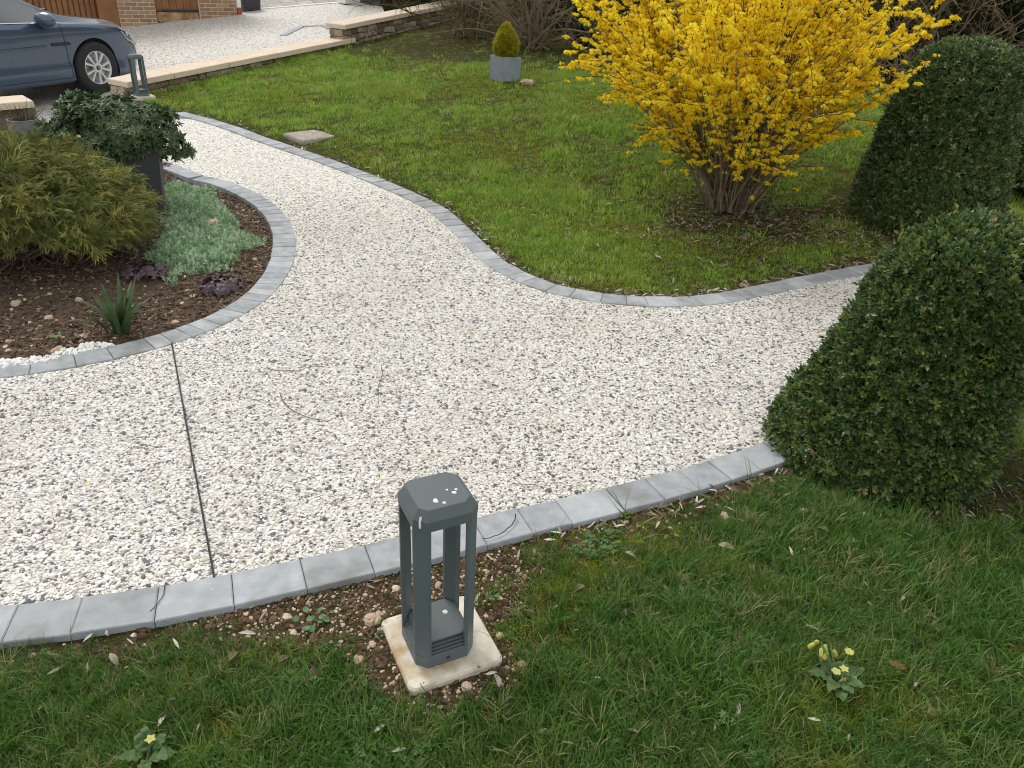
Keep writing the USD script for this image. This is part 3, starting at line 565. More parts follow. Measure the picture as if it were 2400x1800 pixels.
def section(zb, zt, zw, wb, ww, wt):
    pts = [(wb * .8, zb - .02), (wb, zb), (wb + .02, zb + .06), (ww * .985, zb + .14), (ww * .97, zb + .24), (ww * .985, zb + (zw - zb) * .5), (ww, zw - (zw - zb) * .22), (ww * .995, zw - .05), (ww * .965, zw), (ww * .93 + .0 * wt, zw + (zt - zw) * .10), (wt + (ww * .93 - wt) * .32, zw + (zt - zw) * .62), (wt, zt - (zt - zw) * .12), (wt * .8, zt - (zt - zw) * .025), (wt * .4, zt), (0, zt + .004)]
    p = np.array(pts); d = np.r_[0, np.cumsum(np.linalg.norm(np.diff(p, axis=0), axis=1))]; ctrl = d / d[-1]
    u = np.interp(np.linspace(0, 14, 57), np.arange(15), np.arange(15)); k = np.arange(15)
    return np.c_[PchipInterpolator(k, p[:, 0])(u), PchipInterpolator(k, p[:, 1])(u)]
sec = np.array([section(*s) for s in S]); NU, NK = sec.shape[:2]
grid = np.zeros((NU, 2 * NK - 1, 3))
grid[:, :NK, 0] = xs[:, None]; grid[:, :NK, 1] = -sec[:, :, 0]; grid[:, :NK, 2] = sec[:, :, 1]
grid[:, NK:, 0] = xs[:, None]; grid[:, NK:, 1] = sec[:, -2::-1, 0]; grid[:, NK:, 2] = sec[:, -2::-1, 1]
K2 = grid.shape[1]
def patch_mesh(i0, i1, k0, k1, lift=0.0, mask=None):
    g = grid[i0:i1 + 1, k0:k1 + 1]; du = np.gradient(g, axis=0); dv = np.gradient(g, axis=1); nn_ = np.cross(dv, du); nn_ /= np.linalg.norm(nn_, axis=2, keepdims=True) + 1e-9
    nn_ *= np.sign((nn_ * (g - [0, 0, .7])).sum(2).mean()); v = (g + nn_ * lift).reshape(-1, 3); a, b = g.shape[:2]; id_ = np.arange(a * b).reshape(a, b)
    f = np.stack([id_[:-1, :-1], id_[1:, :-1], id_[1:, 1:], id_[:-1, 1:]], -1).reshape(-1, 4)
    if mask is not None: c = v[f].mean(1); f = f[mask(c)]
    return v, f
id_ = np.arange(NU * K2).reshape(NU, K2); bv = grid.reshape(-1, 3)
bf = np.stack([id_[:-1, :-1], id_[1:, :-1], id_[1:, 1:], id_[:-1, 1:]], -1).reshape(-1, 4); bf = tri(bf)
under_ = np.array([(id_[i, 0], id_[i, -1], id_[i + 1, -1]) for i in range(NU - 1)] + [(id_[i, 0], id_[i + 1, -1], id_[i + 1, 0]) for i in range(NU - 1)])
caps = []
for i, flip in ((0, 1), (NU - 1, 0)):
    c = len(bv); bv = np.vstack([bv, grid[i].mean(0) + [0, .013, .004]])
    for k in range(K2): t3 = (c, id_[i, k], id_[i, (k + 1) % K2]); caps.append(t3 if flip else t3[::-1])
tm = trimesh.Trimesh(bv, np.vstack([bf, under_, np.array(caps)]), process=True); tm.update_faces(tm.nondegenerate_faces()); tm.fill_holes(); tm.fix_normals(); print('car closed', tm.is_watertight)
cut = [trimesh.creation.cylinder(radius=.37, height=.6, sections=40, transform=trimesh.transformations.translation_matrix((x, y, .33)) @ trimesh.transformations.rotation_matrix(math.pi / 2, [1, 0, 0])) for x in (0, -2.67) for y in (-.85, .85)]
try:
    body = trimesh.boolean.difference([tm] + cut, engine='manifold')
    if len(body.faces) < 100: body = tm
except Exception as ex: print('car boolean', ex); body = tm
cpart(car, 'body', (np.asarray(body.vertices), np.asarray(body.faces)), M['car'], smooth=32)
# windows: the side glass, the windscreen, the rear window
def kz(a, b): return a, b
right_glass = lambda c: (c[:, 0] > -2.75) & (c[:, 0] < -.62) & (np.abs(c[:, 0] + 1.62) > .035)
for sgn in (0, 1):
    k0, k1 = (34, 44) if sgn == 0 else (K2 - 45, K2 - 35)
    cpart(car, 'side_window', patch_mesh(8, 42, k0, k1, .004, right_glass), M['carglass'], smooth=True)
    kk = (33, 34) if sgn == 0 else (K2 - 35, K2 - 34)
    cpart(car, 'window_trim', patch_mesh(6, 52, *kk, .008, lambda c: (c[:, 0] > -2.9) & (c[:, 0] < -.42)), M['chrome'], smooth=True)
cpart(car, 'windscreen', patch_mesh(30, 60, 46, K2 - 47, .005, lambda c: (c[:, 0] > -1.12) & (c[:, 0] < -.42)), M['carglass'], smooth=True)
cpart(car, 'rear_window', patch_mesh(1, 9, 46, K2 - 47, .005, lambda c: c[:, 0] < -2.9), M['carglass'], smooth=True)
# lower dark sill, headlamps, grille, fender vent, door seams
for side in (-1, 1):
    kk = (0, 7) if side == -1 else (K2 - 8, K2 - 1)
    cpart(car, 'sill', patch_mesh(0, NU - 1, kk[0], kk[1], .012, lambda c: (c[:, 0] > -2.28) & (c[:, 0] < -.4) & (c[:, 2] < .27)), M['car'], smooth=True)
    kk = (20, 33) if side == -1 else (K2 - 34, K2 - 21)
    zw_ = lambda x: np.interp(x, ST[:, 0], ST[:, 3])
    kk = (18, 37) if side == -1 else (K2 - 38, K2 - 19)
    hl = cpart(car, 'headlamp', patch_mesh(34, NU - 1, *kk, .006, lambda c: (c[:, 0] > .46) & (c[:, 0] < .875) & (c[:, 2] > zw_(c[:, 0]) - .03 - .13 * sm(.5, .7, c[:, 0])) & (c[:, 2] < zw_(c[:, 0]) + .012)), M['lampdark'], smooth=True)
    for q in range(4):
        xq = .62 + q * .065; iq = int(round(np.interp(xq, xs, np.arange(NU)))); col = grid[iq, 18:34] if side == -1 else grid[iq, K2 - 34:K2 - 18]; pq = col[np.argmin(np.abs(col[:, 2] - zw_(xq) + .045))]
        v, f = VF(trimesh.creation.icosphere(2, .034)); part(hl, 'lens', (toworld(v * [1, .45, .8] + pq), f), M['lamp'], smooth=True)
    for lo_, r_, nm_ in ((.125, .009, 'lamp_strip'), (.012, .006, 'lamp_trim')):
        pts = []
        for xq in np.linspace(.5, .86, 9):
            iq = int(round(np.interp(xq, xs, np.arange(NU)))); col = grid[iq, 16:36] if side == -1 else grid[iq, K2 - 36:K2 - 16]; pts.append(col[np.argmin(np.abs(col[:, 2] - zw_(xq) + lo_ * min(1, .35 + (xq - .5) * 4)))] + [0, side * .006, 0])
        part(hl, nm_, (toworld(tube(np.array(pts), r_, 6)[0]), tube(np.array(pts), r_, 6)[1]), M['alloy'], smooth=True)
    cpart(car, 'fender_vent', box(.27, .012, .032, (-.5, side * .905, .655), 0, .003), M['blackplastic'])
    for xs_ in (-.43, -1.62):
        xi = np.interp(xs_, xs, np.arange(NU)); col = int(round(xi)); gk = grid[col, 5:34] if side == -1 else grid[col, K2 - 34:K2 - 5]
        pts = gk + [0, side * .002, 0]; pts = pts + np.c_[(pts[:, 2:3] - .6) * -.1, np.zeros((len(pts), 2))]
        cpart(car, 'door_seam', tube(pts, .004, 4), M['blackplastic'])
    cpart(car, 'door_crease', tube([(-2.3, side * .916, .60), (-1.4, side * .918, .635), (-.7, side * .912, .645)], .006, 5), M['car'], smooth=True)
    mr = cpart(car, 'mirror', (trimesh.creation.icosphere(3, 1).vertices * [.1, .15, .09] + [-.74, side * 1.01, .955], trimesh.creation.icosphere(3, 1).faces), M['car'], smooth=True)
    part(mr, 'mirror_base', (toworld(box(.13, .13, .05, (-.70, side * .92, .895), 0, .015)[0]), box(.13, .13, .05, (0, 0, 0), 0, .015)[1]), M['blackplastic'])
cpart(car, 'bonnet_seam', tube([(-.42, -.70, .985), (-.1, -.72, .935), (.3, -.69, .875), (.6, -.6, .775)], .0045, 4), M['blackplastic']); cpart(car, 'bonnet_seam', tube([(-.42, .70, .985), (-.1, .72, .935), (.3, .69, .875), (.6, .6, .775)], .0045, 4), M['blackplastic'])
cpart(car, 'wiper', tube([(-.40, -.62, 1.03), (-.45, -.2, 1.055), (-.42, .2, 1.05)], .011, 5), M['blackplastic'])
cpart(car, 'grille', box(.03, .8, .12, (.905, 0, .45), 0, .01), M['blackplastic'])
def wheel_mesh():
    pr = [(.20, -.09), (.215, -.1), (.26, -.108), (.30, -.104), (.32, -.085), (.327, -.05), (.327, .05), (.32, .085), (.3, .1), (.2, .09)]
    return trimesh.creation.revolve(np.array(pr + [pr[0]]), sections=48)
tyre = wheel_mesh(); Rx = trimesh.transformations.rotation_matrix(math.pi / 2, [1, 0, 0])
tyre.apply_transform(Rx)                     # axis along y; the outer face is at +y before mirroring
for x in (0, -2.67):
    for side in (-1, 1):
        o = np.array([x, side * .79, .33]); sg = np.array([1, 1 if side == 1 else -1, 1])
        tv, tf = VF(tyre); wh = cpart(car, 'wheel', (tv * sg + o, tf[:, ::-1] if side == 1 else tf), M['tyre'], smooth=40)
        rp = [(.05, .01), (.19, .02), (.2, .06), (.215, .093), (.205, .1), (.19, .085), (.17, .02), (.05, .0)]
        rm = trimesh.creation.revolve(np.array([(a, b) for a, b in rp]), sections=48); rm.apply_transform(Rx); rv, rf = VF(rm); rv = rv * [1, -1, 1]
        part(wh, 'rim', (toworld(rv * sg + o), rf), M['alloy'], smooth=30)
        bk = trimesh.creation.cylinder(radius=.185, height=.02, sections=32); bk.apply_transform(Rx); part(wh, 'brake_shadow', (toworld(np.asarray(bk.vertices) + o), bk.faces), M['blackplastic'])
        for q in range(10):
            a0 = (q // 2) * 2 * math.pi / 5 + (-.17 if q % 2 else .17); a1 = (q // 2) * 2 * math.pi / 5 + (-.28 if q % 2 else .28)
            pts = []
            for r, a, w, y in ((.055, a0, .014, .075), (.2, a1, .021, .082)):
                cx, cz = math.cos(a) * r, math.sin(a) * r; tx, tz = -math.sin(a) * w, math.cos(a) * w
                for sg2 in (-1, 1): pts += [(cx + tx * sg2, y, cz + tz * sg2), (cx + tx * sg2 * .7, y + .014, cz + tz * sg2 * .7), (cx + tx * sg2, y - .03, cz + tz * sg2)]
            sv, sf = hull(pts); part(wh, 'spoke', (toworld(sv * sg + o), sf), M['alloy'])
        hb = trimesh.creation.cylinder(radius=.062, height=.05, sections=24); hb.apply_transform(Rx); part(wh, 'hub', (toworld((np.asarray(hb.vertices) + [0, .068, 0]) * sg + o), hb.faces), M['alloy'])
        cp_ = trimesh.creation.cylinder(radius=.03, height=.006, sections=20); cp_.apply_transform(Rx); part(wh, 'hub_cap', (toworld((np.asarray(cp_.vertices) + [0, .097, 0]) * sg + o), cp_.faces), M['blackplastic'])
        lg = tube([(0, .103, .021), (.012, .103, 0), (0, .103, -.021), (-.012, .103, 0), (0, .103, .021)], .0035, 5); part(wh, 'emblem', (toworld(lg[0] * sg + o), lg[1]), M['chrome'])

# ------------------------------------------------------------------ the two bollard lamps
BY = math.radians(27)
def octo(half, cut, z):
    return [(x, y, z) for x, y in ((half, half - cut), (half - cut, half), (-half + cut, half), (-half, half - cut), (-half, -half + cut), (-half + cut, -half), (half - cut, -half), (half, -half + cut))]
def bollard(name, label, px_, py_, pad_z, yaw, pad, pad_off, soiled, k_=1.0):
    b = thing(name, label, 'bollard light', (px_, py_, pad_z)); z0 = pad_z; c, s = math.cos(yaw), math.sin(yaw)
    def P_(m): v, f = VF(m); v = v * k_; return np.c_[px_ + v[:, 0] * c - v[:, 1] * s, py_ + v[:, 0] * s + v[:, 1] * c, z0 + v[:, 2]], f
    H_ = .082; C_ = .027
    mf = boxpad(pad, .05); part(b, 'concrete_footing', P_((mf[0] + [pad_off[0], pad_off[1], -.051]  , mf[1])), M['concrete'])
    part(b, 'base', P_(hull(octo(H_, C_, 0) + octo(H_, C_, .036) + octo(H_ - .003, C_, .04))), M['alu'])
    for i, (hh, z) in enumerate(((.078, .048), (.074, .057), (.070, .066), (.066, .076))):
        part(b, 'base_step', P_(hull(octo(hh - .004, C_ * .7, z - .010) + octo(hh, C_ * .75, z - .004) + octo(hh, C_ * .75, z - .001) + octo(hh - .002, C_ * .75, z))), M['alu'])
    for sx_, sy_ in ((-1, -1), (1, -1), (1, 1), (-1, 1)):
        prof = [(H_, H_ - C_), (H_ - C_, H_), (H_ - .0355, H_), (H_ - .0355, H_ - .012), (H_ - .012, H_ - .0355), (H_, H_ - .0355)]
        part(b, 'post', P_(hull([(x * sx_, y * sy_, z) for x, y in prof for z in (.039, .458)])), M['alu'])
    part(b, 'cap', P_(hull(octo(H_ + .001, C_, .456) + octo(H_ + .001, C_, .484) + octo(H_ - .016, C_ * .72, .505) + octo(H_ - .0175, C_ * .72, .5062))), M['alu'])
    part(b, 'screw', P_(box(.008, .004, .008, (0, -H_ - .001, .018), 0, .001)), M['black'])
    if soiled:
        rg = np.random.default_rng(3)
        for x, y, r, zz in ((-.018, -.036, .0085, .5064), (.035, -.022, .006, .5064), (.043, -.012, .004, .5064), (.022, -.006, .0035, .5064), (-.002, -.05, .0045, .5064), (.03, .018, .008, .0762)):
            a = np.linspace(0, 2 * np.pi, 11)[:-1]; rr = r * rg.uniform(.6, 1.25, 10); ring = [(x + q * math.cos(t), y + q * math.sin(t), zz) for q, t in zip(rr, a)]
            part(b, 'dropping', P_(hull(ring + [(x + (p[0] - x) * .6, y + (p[1] - y) * .6, zz + .0012) for p in ring])), M['dropping'])
        part(b, 'dropping', P_(tube([(-.066, -.066, .494), (-.0695, -.0695, .482), (-.0695, -.0695, .466)], [.003, .0028, .0035], 6)), M['dropping'])
    return b
def boxpad(w, t):
    return VF(trimesh.Trimesh(*hull([(sx_ * (w / 2 - e), sy_ * (w / 2 - f), z) for sx_ in (-1, 1) for sy_ in (-1, 1) for e, f, z in ((0, .02, 0), (.02, 0, 0), (.006, .006, 0), (0, .02, -t + .05 - .008), (.02, 0, -t + .05 - .008), (.006, .006, -.008), (.006, .022, .05 - t + .0), (0, .02, -.1), (.02, 0, -.1))]), process=True)) if False else pad_mesh(w, t)
def pad_mesh(w, t):
    pg = Polygon([(-w / 2, -w / 2), (w / 2, -w / 2), (w / 2, w / 2), (-w / 2, w / 2)]).buffer(-.02).buffer(.02, quad_segs=3); pts = []
    for x, y in pg.exterior.coords[:-1]: pts += [(x, y, -.08), (x, y, t - .006), (x * .965, y * .965, t)]
    return hull(pts)
PADZ = .012
bollard('bollard_light', 'tall anthracite bollard lamp on concrete footing in the bare soil', -.165, 1.492, PADZ, BY, .265, (.01, .0), True)
fz = float(h(-4.34, 9.0)) + .03
bollard('bollard_light', 'distant anthracite bollard lamp beside the end of the low wall', -4.33, 9.0, fz, .75, .27, (0, 0), False, .84)

# ------------------------------------------------------------------ flat slabs and planters
sp = at(722, 318); c4 = [at(x, y)[:2] for x, y in ((663, 317), (742, 297), (788, 315), (712, 336))]
sl = thing('stone_slab', 'worn flat stone slab sunk in the lawn beside the path', 'stone slab', (*np.mean(c4, 0), float(sp[2])))
cc = np.mean(c4, 0); part(sl, 'slab', hull([(*(cc + (p - cc) * k), float(sp[2]) + z) for p in c4 for k, z in ((1, -.08), (1, -.008), (.95, .006))]), M['old_slab'])
pc = at(1183, 186); pz = float(pc[2]) - .01
pl = thing('square_planter', 'blue grey square planter standing on the back lawn', 'planter', (*pc[:2], pz))
part(pl, 'box', tapered(*pc[:2], pz, .25, .256, .262, math.radians(34), .02, .04), M['blue_pot']); part(pl, 'soil', soilpatch(*pc[:2], pz + .235, .235, math.radians(34)), M['soil'])
rp_ = at(1237, 193); whole('rock', (boulder(np.random.default_rng(8), .085, 2, .4, .2)[0] + [*rp_[:2], rp_[2] + .0], boulder(np.random.default_rng(8), .085, 2, .4, .2)[1]), M['flint'], 'flat pale rock beside the blue grey square planter', 'rock', smooth=False)
# round pot with dry stems and a square pot at the left edge
rpz = float(h(-4.28, 6.68)) - .02; rpc = (-4.28, 6.68)
pot = thing('round_pot', 'round grey pot of dry brown stems at the left edge', 'flower pot', (*rpc, rpz))
prof = [(0, 0), (.09, 0), (.1, .01), (.118, .12), (.122, .2), (.115, .262), (.119, .268), (.112, .27), (.104, .262), (.1, .235), (0, .235)]
pm = trimesh.creation.revolve(np.array(prof), sections=32); part(pot, 'pot', (np.asarray(pm.vertices) + [*rpc, rpz], pm.faces), M['grey_pot'], smooth=35)
sd_ = trimesh.creation.cylinder(radius=.103, height=.02, sections=24); part(pot, 'soil', (np.asarray(sd_.vertices) + [*rpc, rpz + .236], sd_.faces), M['soil'])
rng = np.random.default_rng(50); st = thing('dry_stems', 'tuft of dry brown stems sprouting from the round grey pot', 'dead plant', (*rpc, rpz + .245)); tw = []
for _ in range(46):
    a = rng.uniform(0, 6.28); r = rng.uniform(0, .08); ln = rng.uniform(.07, .2); lean = rng.uniform(.1, .9); p0 = np.array([rpc[0] + r * math.cos(a), rpc[1] + r * math.sin(a), rpz + .245])
    e = p0 + ln * np.array([lean * math.cos(a), lean * math.sin(a), 1 - .3 * lean]); tw.append(tube([p0, (p0 + e) / 2 + rng.normal(0, .012, 3), e], [.003, .0022, .001], 4))
part(st, 'stems', join(tw), M['twig'])
bp = (-4.42, 6.30); bz = float(h(*bp)) - .02
bx = thing('square_pot', 'blue grey square pot cut off by the left edge', 'flower pot', (*bp, bz)); part(bx, 'box', tapered(*bp, bz, .2, .24, .23, .5, .018, .04), M['blue_pot']); part(bx, 'soil', soilpatch(*bp, bz + .2, .19, .5), M['soil'])
# tall tapered dark planter under the rhododendron
tp = (-2.52, 5.02); tz = float(bed_z(np.array([tp[0]]), np.array([tp[1]]))[0]) - .02
tall = thing('tall_planter', 'tall dark grey planter half hidden by the golden conifer', 'planter', (*tp, tz)); part(tall, 'box', tapered(*tp, tz, .22, .3, .47, .35, .02, .05), M['dark_pot']); part(tall, 'soil', soilpatch(*tp, tz + .43, .25, .35), M['soil'])
# ------------------------------------------------------------------ shrubs and plants
def sprig(seed, n, Ln, W, axis, spread=(50, 80), top=True, fold=.3, curl=.15, segs=2):
    """a shoot along +z with leaves around it"""
    r = np.random.default_rng(seed); lf = leaf(Ln, W, fold, curl, segs); y = []; nr = []; t = []; s = []
    for i in range(n):
        a = i * 2.4 + r.uniform(-.4, .4); k = i / max(1, n - 1); e = math.radians(np.interp(k, [0, 1], [spread[1], spread[0] if not top else 18])) + r.uniform(-.2, .2)
        d = np.array([math.sin(e) * math.cos(a), math.sin(e) * math.sin(a), math.cos(e)]); y.append(d); nr.append(np.array([0, 0, 1.0]) + .35 * r.normal(0, 1, 3) - d * d[2] * .2); t.append((0, 0, axis * k)); s.append(r.uniform(.75, 1.15) * (1 - .25 * k))
    return placed(lf, frames_y(np.array(y), np.array(nr)), np.array(t), np.array(s))
def revolved(center, prof, n, rng, lump=.02, lumpscale=7, squash=(1, 1), lean=(0, 0)):
    """points and outward directions on a clipped shape; prof: (radius, height) pairs from bottom to top"""
    pr = np.array(prof, float); d = np.r_[0, np.cumsum(np.linalg.norm(np.diff(pr, axis=0), axis=1))]
    ss = np.linspace(0, d[-1], 400); r = np.interp(ss, d, pr[:, 0]); z = np.interp(ss, d, pr[:, 1])
    k = np.ones(9) / 9; r = np.convolve(np.pad(r, 4, 'edge'), k, 'valid'); z = np.convolve(np.pad(z, 4, 'edge'), k, 'valid')
    w = np.maximum(r, .01); i = rng.choice(400, n, p=w / w.sum()); a = rng.uniform(0, 2 * np.pi, n)
    dr, dz = np.gradient(r), np.gradient(z); nl = np.hypot(dr, dz) + 1e-9; nr, nzv = dz[i] / nl[i], -dr[i] / nl[i]
    N = np.c_[np.cos(a) * nr, np.sin(a) * nr, nzv]; P = np.c_[np.cos(a) * r[i], np.sin(a) * r[i], z[i]]
    P = P + N * (lump * 2 * (meshkit.fbm(P * lumpscale + 50, 3, 4) - .5))[:, None]
    P = P * [squash[0], squash[1], 1] + np.c_[P[:, 2] * lean[0], P[:, 2] * lean[1], np.zeros(n)]
    return P + center, N
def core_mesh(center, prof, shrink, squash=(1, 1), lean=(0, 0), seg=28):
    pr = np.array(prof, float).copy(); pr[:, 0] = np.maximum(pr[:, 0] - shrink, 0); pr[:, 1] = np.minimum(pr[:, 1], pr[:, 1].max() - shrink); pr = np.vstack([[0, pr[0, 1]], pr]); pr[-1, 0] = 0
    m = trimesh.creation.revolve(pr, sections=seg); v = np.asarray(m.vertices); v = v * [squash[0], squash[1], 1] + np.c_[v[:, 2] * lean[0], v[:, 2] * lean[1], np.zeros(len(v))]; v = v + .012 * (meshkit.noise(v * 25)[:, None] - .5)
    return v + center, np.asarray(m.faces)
def trunk_mesh(c, hh, r, rng, k=5):
    ms = []
    for i in range(k):
        a = i * 6.28 / k + rng.uniform(-.5, .5); e = c + np.array([math.cos(a) * r * 4, math.sin(a) * r * 4, hh]); b = c + np.array([math.cos(a) * r, math.sin(a) * r, -.04])
        ms.append(tube([b, (b + e) / 2 + rng.normal(0, .02, 3), e], [r * .9, r * .6, r * .3], 6))
    return join(ms)
def topiary(name, label, c, prof, n, leafm, tipm, seed, squash=(1, 1), lean=(0, 0), Ln=.027, tips=.12, size=1.0, group=None):
    rng = np.random.default_rng(seed); zc = float(h(*c)) - .02; C3 = np.array([*c, zc]); t = thing(name, label, 'topiary', C3, group)
    part(t, 'trunk', trunk_mesh(C3, .35, .03, rng), M['bark'])
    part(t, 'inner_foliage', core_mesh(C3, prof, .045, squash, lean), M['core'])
    P, N = revolved(C3, prof, n, rng, .022, 6, squash, lean); depth = rng.exponential(.012, n).clip(0, .05) - .006
    P = P - N * depth[:, None]; d = N + rng.normal(0, .42, (n, 3)) + [0, 0, .35]
    forms = [(sprig(60 + k, 9, Ln, Ln * .52, Ln * 1.25), leafm) for k in range(3)] + [(sprig(70 + k, 7, Ln * .9, Ln * .42, Ln * 1.4, (30, 60)), tipm) for k in range(2)]
    up_ = np.clip(N[:, 2] * .8 + .35, .15, 1.3); tip = rng.random(n) < tips * up_ * (depth < .012)
    ix = np.where(tip, rng.integers(3, 5, n), rng.integers(0, 3, n)); sc = rng.uniform(.75, 1.25, n) * size
    hol = meshkit.fbm(P * 9 + seed, 2, 6) < .31; P[hol] -= N[hol] * rng.uniform(.03, .06, (hol.sum(), 1)); stray = rng.random(n) < .02; P[stray] += N[stray] * rng.uniform(.012, .042, (stray.sum(), 1))
    cloud(t, 'leaves', forms, P, frames(d, None, rng), sc, ix); return t
topiary('clipped_topiary', 'large clipped dark green cone overhanging the near kerb', (1.46, 2.62), [(.36, .0), (.395, .05), (.365, .15), (.325, .3), (.30, .5), (.285, .68), (.268, .80), (.2, .875), (.08, .905), (0, .91)], 13000, M['box_leaf'], M['box_tip'], 81, squash=(1.0, .96), lean=(.25, .05), Ln=.028, tips=.2)
topiary('clipped_topiary', 'tall clipped cone with flat rounded top right of the yellow bush', (3.02, 5.78), [(.45, .0), (.49, .08), (.48, .25), (.43, .55), (.385, .85), (.335, 1.05), (.265, 1.16), (.15, 1.225), (0, 1.24)], 15000, M['box_leaf2'], M['box_tip'], 82, Ln=.027, tips=.08, size=1.0)
topiary('clipped_topiary', 'clipped dark cone cut off by the right edge of the photo', (4.33, 6.62), [(.50, .0), (.54, .15), (.5, .5), (.42, .9), (.3, 1.2), (.15, 1.3), (0, 1.32)], 7000, M['box_leaf2'], M['box_tip'], 83, Ln=.026, tips=.03)

# yellow flowering bush
rng = np.random.default_rng(90); FB = np.array([1.56, 5.86, float(h(1.56, 5.86)) - .02])
fo = thing('forsythia', 'large spreading bush covered in bright yellow flowers', 'flowering bush', FB); stems, shoots, FP, FD = [], [], [], []
def wander(p, d, L_, n, bend, jit, rng):
    out = [p]; st = L_ / n
    for i in range(n):
        d = d + bend / n + rng.normal(0, jit, 3); d = d / np.linalg.norm(d); p = p + d * st; out.append(p)
    return np.array(out), d
NS = 120
for i in range(NS):
    a = rng.uniform(0, 2 * np.pi); inc = math.radians(2 + 54 * (i / NS) ** .7 + rng.uniform(-4, 4)) * (1 - .34 * max(0, math.cos(a))); rr = .17 * math.sqrt(rng.random())
    b = FB + [math.cos(a + rng.normal(0, .5)) * rr, math.sin(a + rng.normal(0, .5)) * rr, 0]; i0 = inc * .55
    d = np.array([math.sin(i0) * math.cos(a), math.sin(i0) * math.sin(a), math.cos(i0)]); out = np.array([math.cos(a), math.sin(a), 0])
    Ls = rng.uniform(1.6, 2.35) * (1 - .2 * (inc / .9)) * (1 - .16 * max(0, math.cos(a)) * min(1, inc * 1.6)); Pn, de = wander(b, d, Ls, 12, out * math.tan(min(inc, .8)) * .62 - [0, 0, .04 * inc], .05, rng)
    r0 = rng.uniform(.005, .009) if i % 7 else rng.uniform(.013, .019); stems.append(tube(Pn, np.linspace(r0, .0022, 13), 5))
    for j in range(int(rng.integers(11, 16))):
        t = rng.uniform(.14, .97); q = t * 12; k = int(q); p = Pn[k] * (1 - q + k) + Pn[min(k + 1, 12)] * (q - k); tang = Pn[min(k + 1, 12)] - Pn[max(k - 1, 0)]; tang /= np.linalg.norm(tang)
        d2 = tang * .85 + rng.normal(0, .45, 3) + out * .15 + [0, 0, .2]; d2 /= np.linalg.norm(d2); sl_ = rng.uniform(.18, .5)
        Sn, _ = wander(p, d2, sl_, 5, out * .15 - [0, 0, .12], .08, rng); shoots.append(tube(Sn, np.linspace(.003, .0012, 6), 3))
        m_ = int(sl_ / .040); tt = rng.uniform(.12, 1, m_) * 5; kk = np.minimum(tt.astype(int), 4); FP.append(Sn[kk] + (Sn[kk + 1] - Sn[kk]) * (tt - kk)[:, None]); FD.append(np.repeat(d2[None], m_, 0))
    m_ = int(Ls * .62 / .05); tt = rng.uniform(.36, 1, m_) * 12; kk = np.minimum(tt.astype(int), 11); FP.append(Pn[kk] + (Pn[kk + 1] - Pn[kk]) * (tt - kk)[:, None]); FD.append(np.repeat(d[None], m_, 0))
FP = np.vstack(FP); FD = np.vstack(FD); rel = FP - FB; rh = np.hypot(rel[:, 0], rel[:, 1])
lim = np.where(rel[:, 0] < 0, .46 + .98 * rel[:, 2], .36 + .66 * rel[:, 2]); keep = (rel[:, 2] > .24) & (rh < lim + .12 * rng.random(len(rh))) & (rng.random(len(FP)) < np.clip(rh / (.22 + .55 * np.clip(1 - rel[:, 2] / 1.3, 0, 1)) - .5, .1, 1)); FP, FD = FP[keep], FD[keep]; n = len(FP); print('flowers', n)
part(fo, 'stems', join(stems), M['bark'], smooth=False); part(fo, 'twigs', join(shoots), M['twig'])
def flower(seed, k):
    r = np.random.default_rng(seed); y, nr, t, s = [], [], [], []
    for q in range(k):
        a = r.uniform(0, 6.28); ax = np.array([math.cos(a) * .8, math.sin(a) * .8, -.7 + r.uniform(-.2, .5)]); ax /= np.linalg.norm(ax); o = ax * .004
        e1 = np.cross(ax, [0, 0, 1]); e1 /= np.linalg.norm(e1); e2 = np.cross(ax, e1)
        for w in range(4):
            b = w * 1.571 + r.uniform(-.25, .25); side = e1 * math.cos(b) + e2 * math.sin(b); y.append(ax * .9 + side * r.uniform(.35, .75)); nr.append(side - ax * .4); t.append(o); s.append(r.uniform(.8, 1.2))
    return placed(leaf(.029, .009, .25, .15, 2, .8), frames_y(np.array(y), np.array(nr)), np.array(t), np.array(s))
Rf = frames(np.c_[rng.normal(0, .22, (n, 2)), np.ones(n)], None, rng)
cloud(fo, 'flowers', [(flower(100 + k, 3 + k % 2), M['yellow']) for k in range(5)], FP, Rf, rng.uniform(.8, 1.3, n), rng.integers(0, 5, n))

# golden thread-leaved conifer in the bed
rng = np.random.default_rng(91); JC = np.array([-2.90, 4.16, 0.0]); JC[2] = float(bed_z(JC[:1], JC[1:2])[0]); ju = thing('golden_conifer', 'low golden green feathery conifer in the flower bed', 'conifer shrub', JC)
def spray(seed):
    r = np.random.default_rng(seed); ms = [tube([(0, 0, 0), (0, .05, .012), (0, .1, .012), (0, .15, -.004)], [.0022, .0018, .0014, .0008], 3)]
    for i in range(26):
        y0 = r.uniform(.02, .15); sd3 = 1 if i % 2 else -1; L_ = r.uniform(.03, .075) * (1.15 - y0 * 2); a = r.uniform(.35, .95); p = np.array([0, y0, .012 - .1 * max(0, y0 - .1)])
        d = np.array([sd3 * math.sin(a), math.cos(a), r.normal(0, .25)]); q = p + d * L_ * .5; e = q + (d * .5 + [sd3 * .12, .3, -.45]) * L_ * .55; ms.append(tube([p, q, e], [.0017, .0015, .0009], 3))
        if r.random() < .7: f_ = q + (d + r.normal(0, .35, 3)) * L_ * .4; ms.append(tube([q, f_], [.0014, .0008], 3))
    return join(ms)
n = 3300; lat = np.arccos(1 - 1.28 * rng.random(n)); az = rng.uniform(0, 2 * np.pi, n); U_ = np.c_[np.sin(lat) * np.cos(az), np.sin(lat) * np.sin(az), np.cos(lat)]
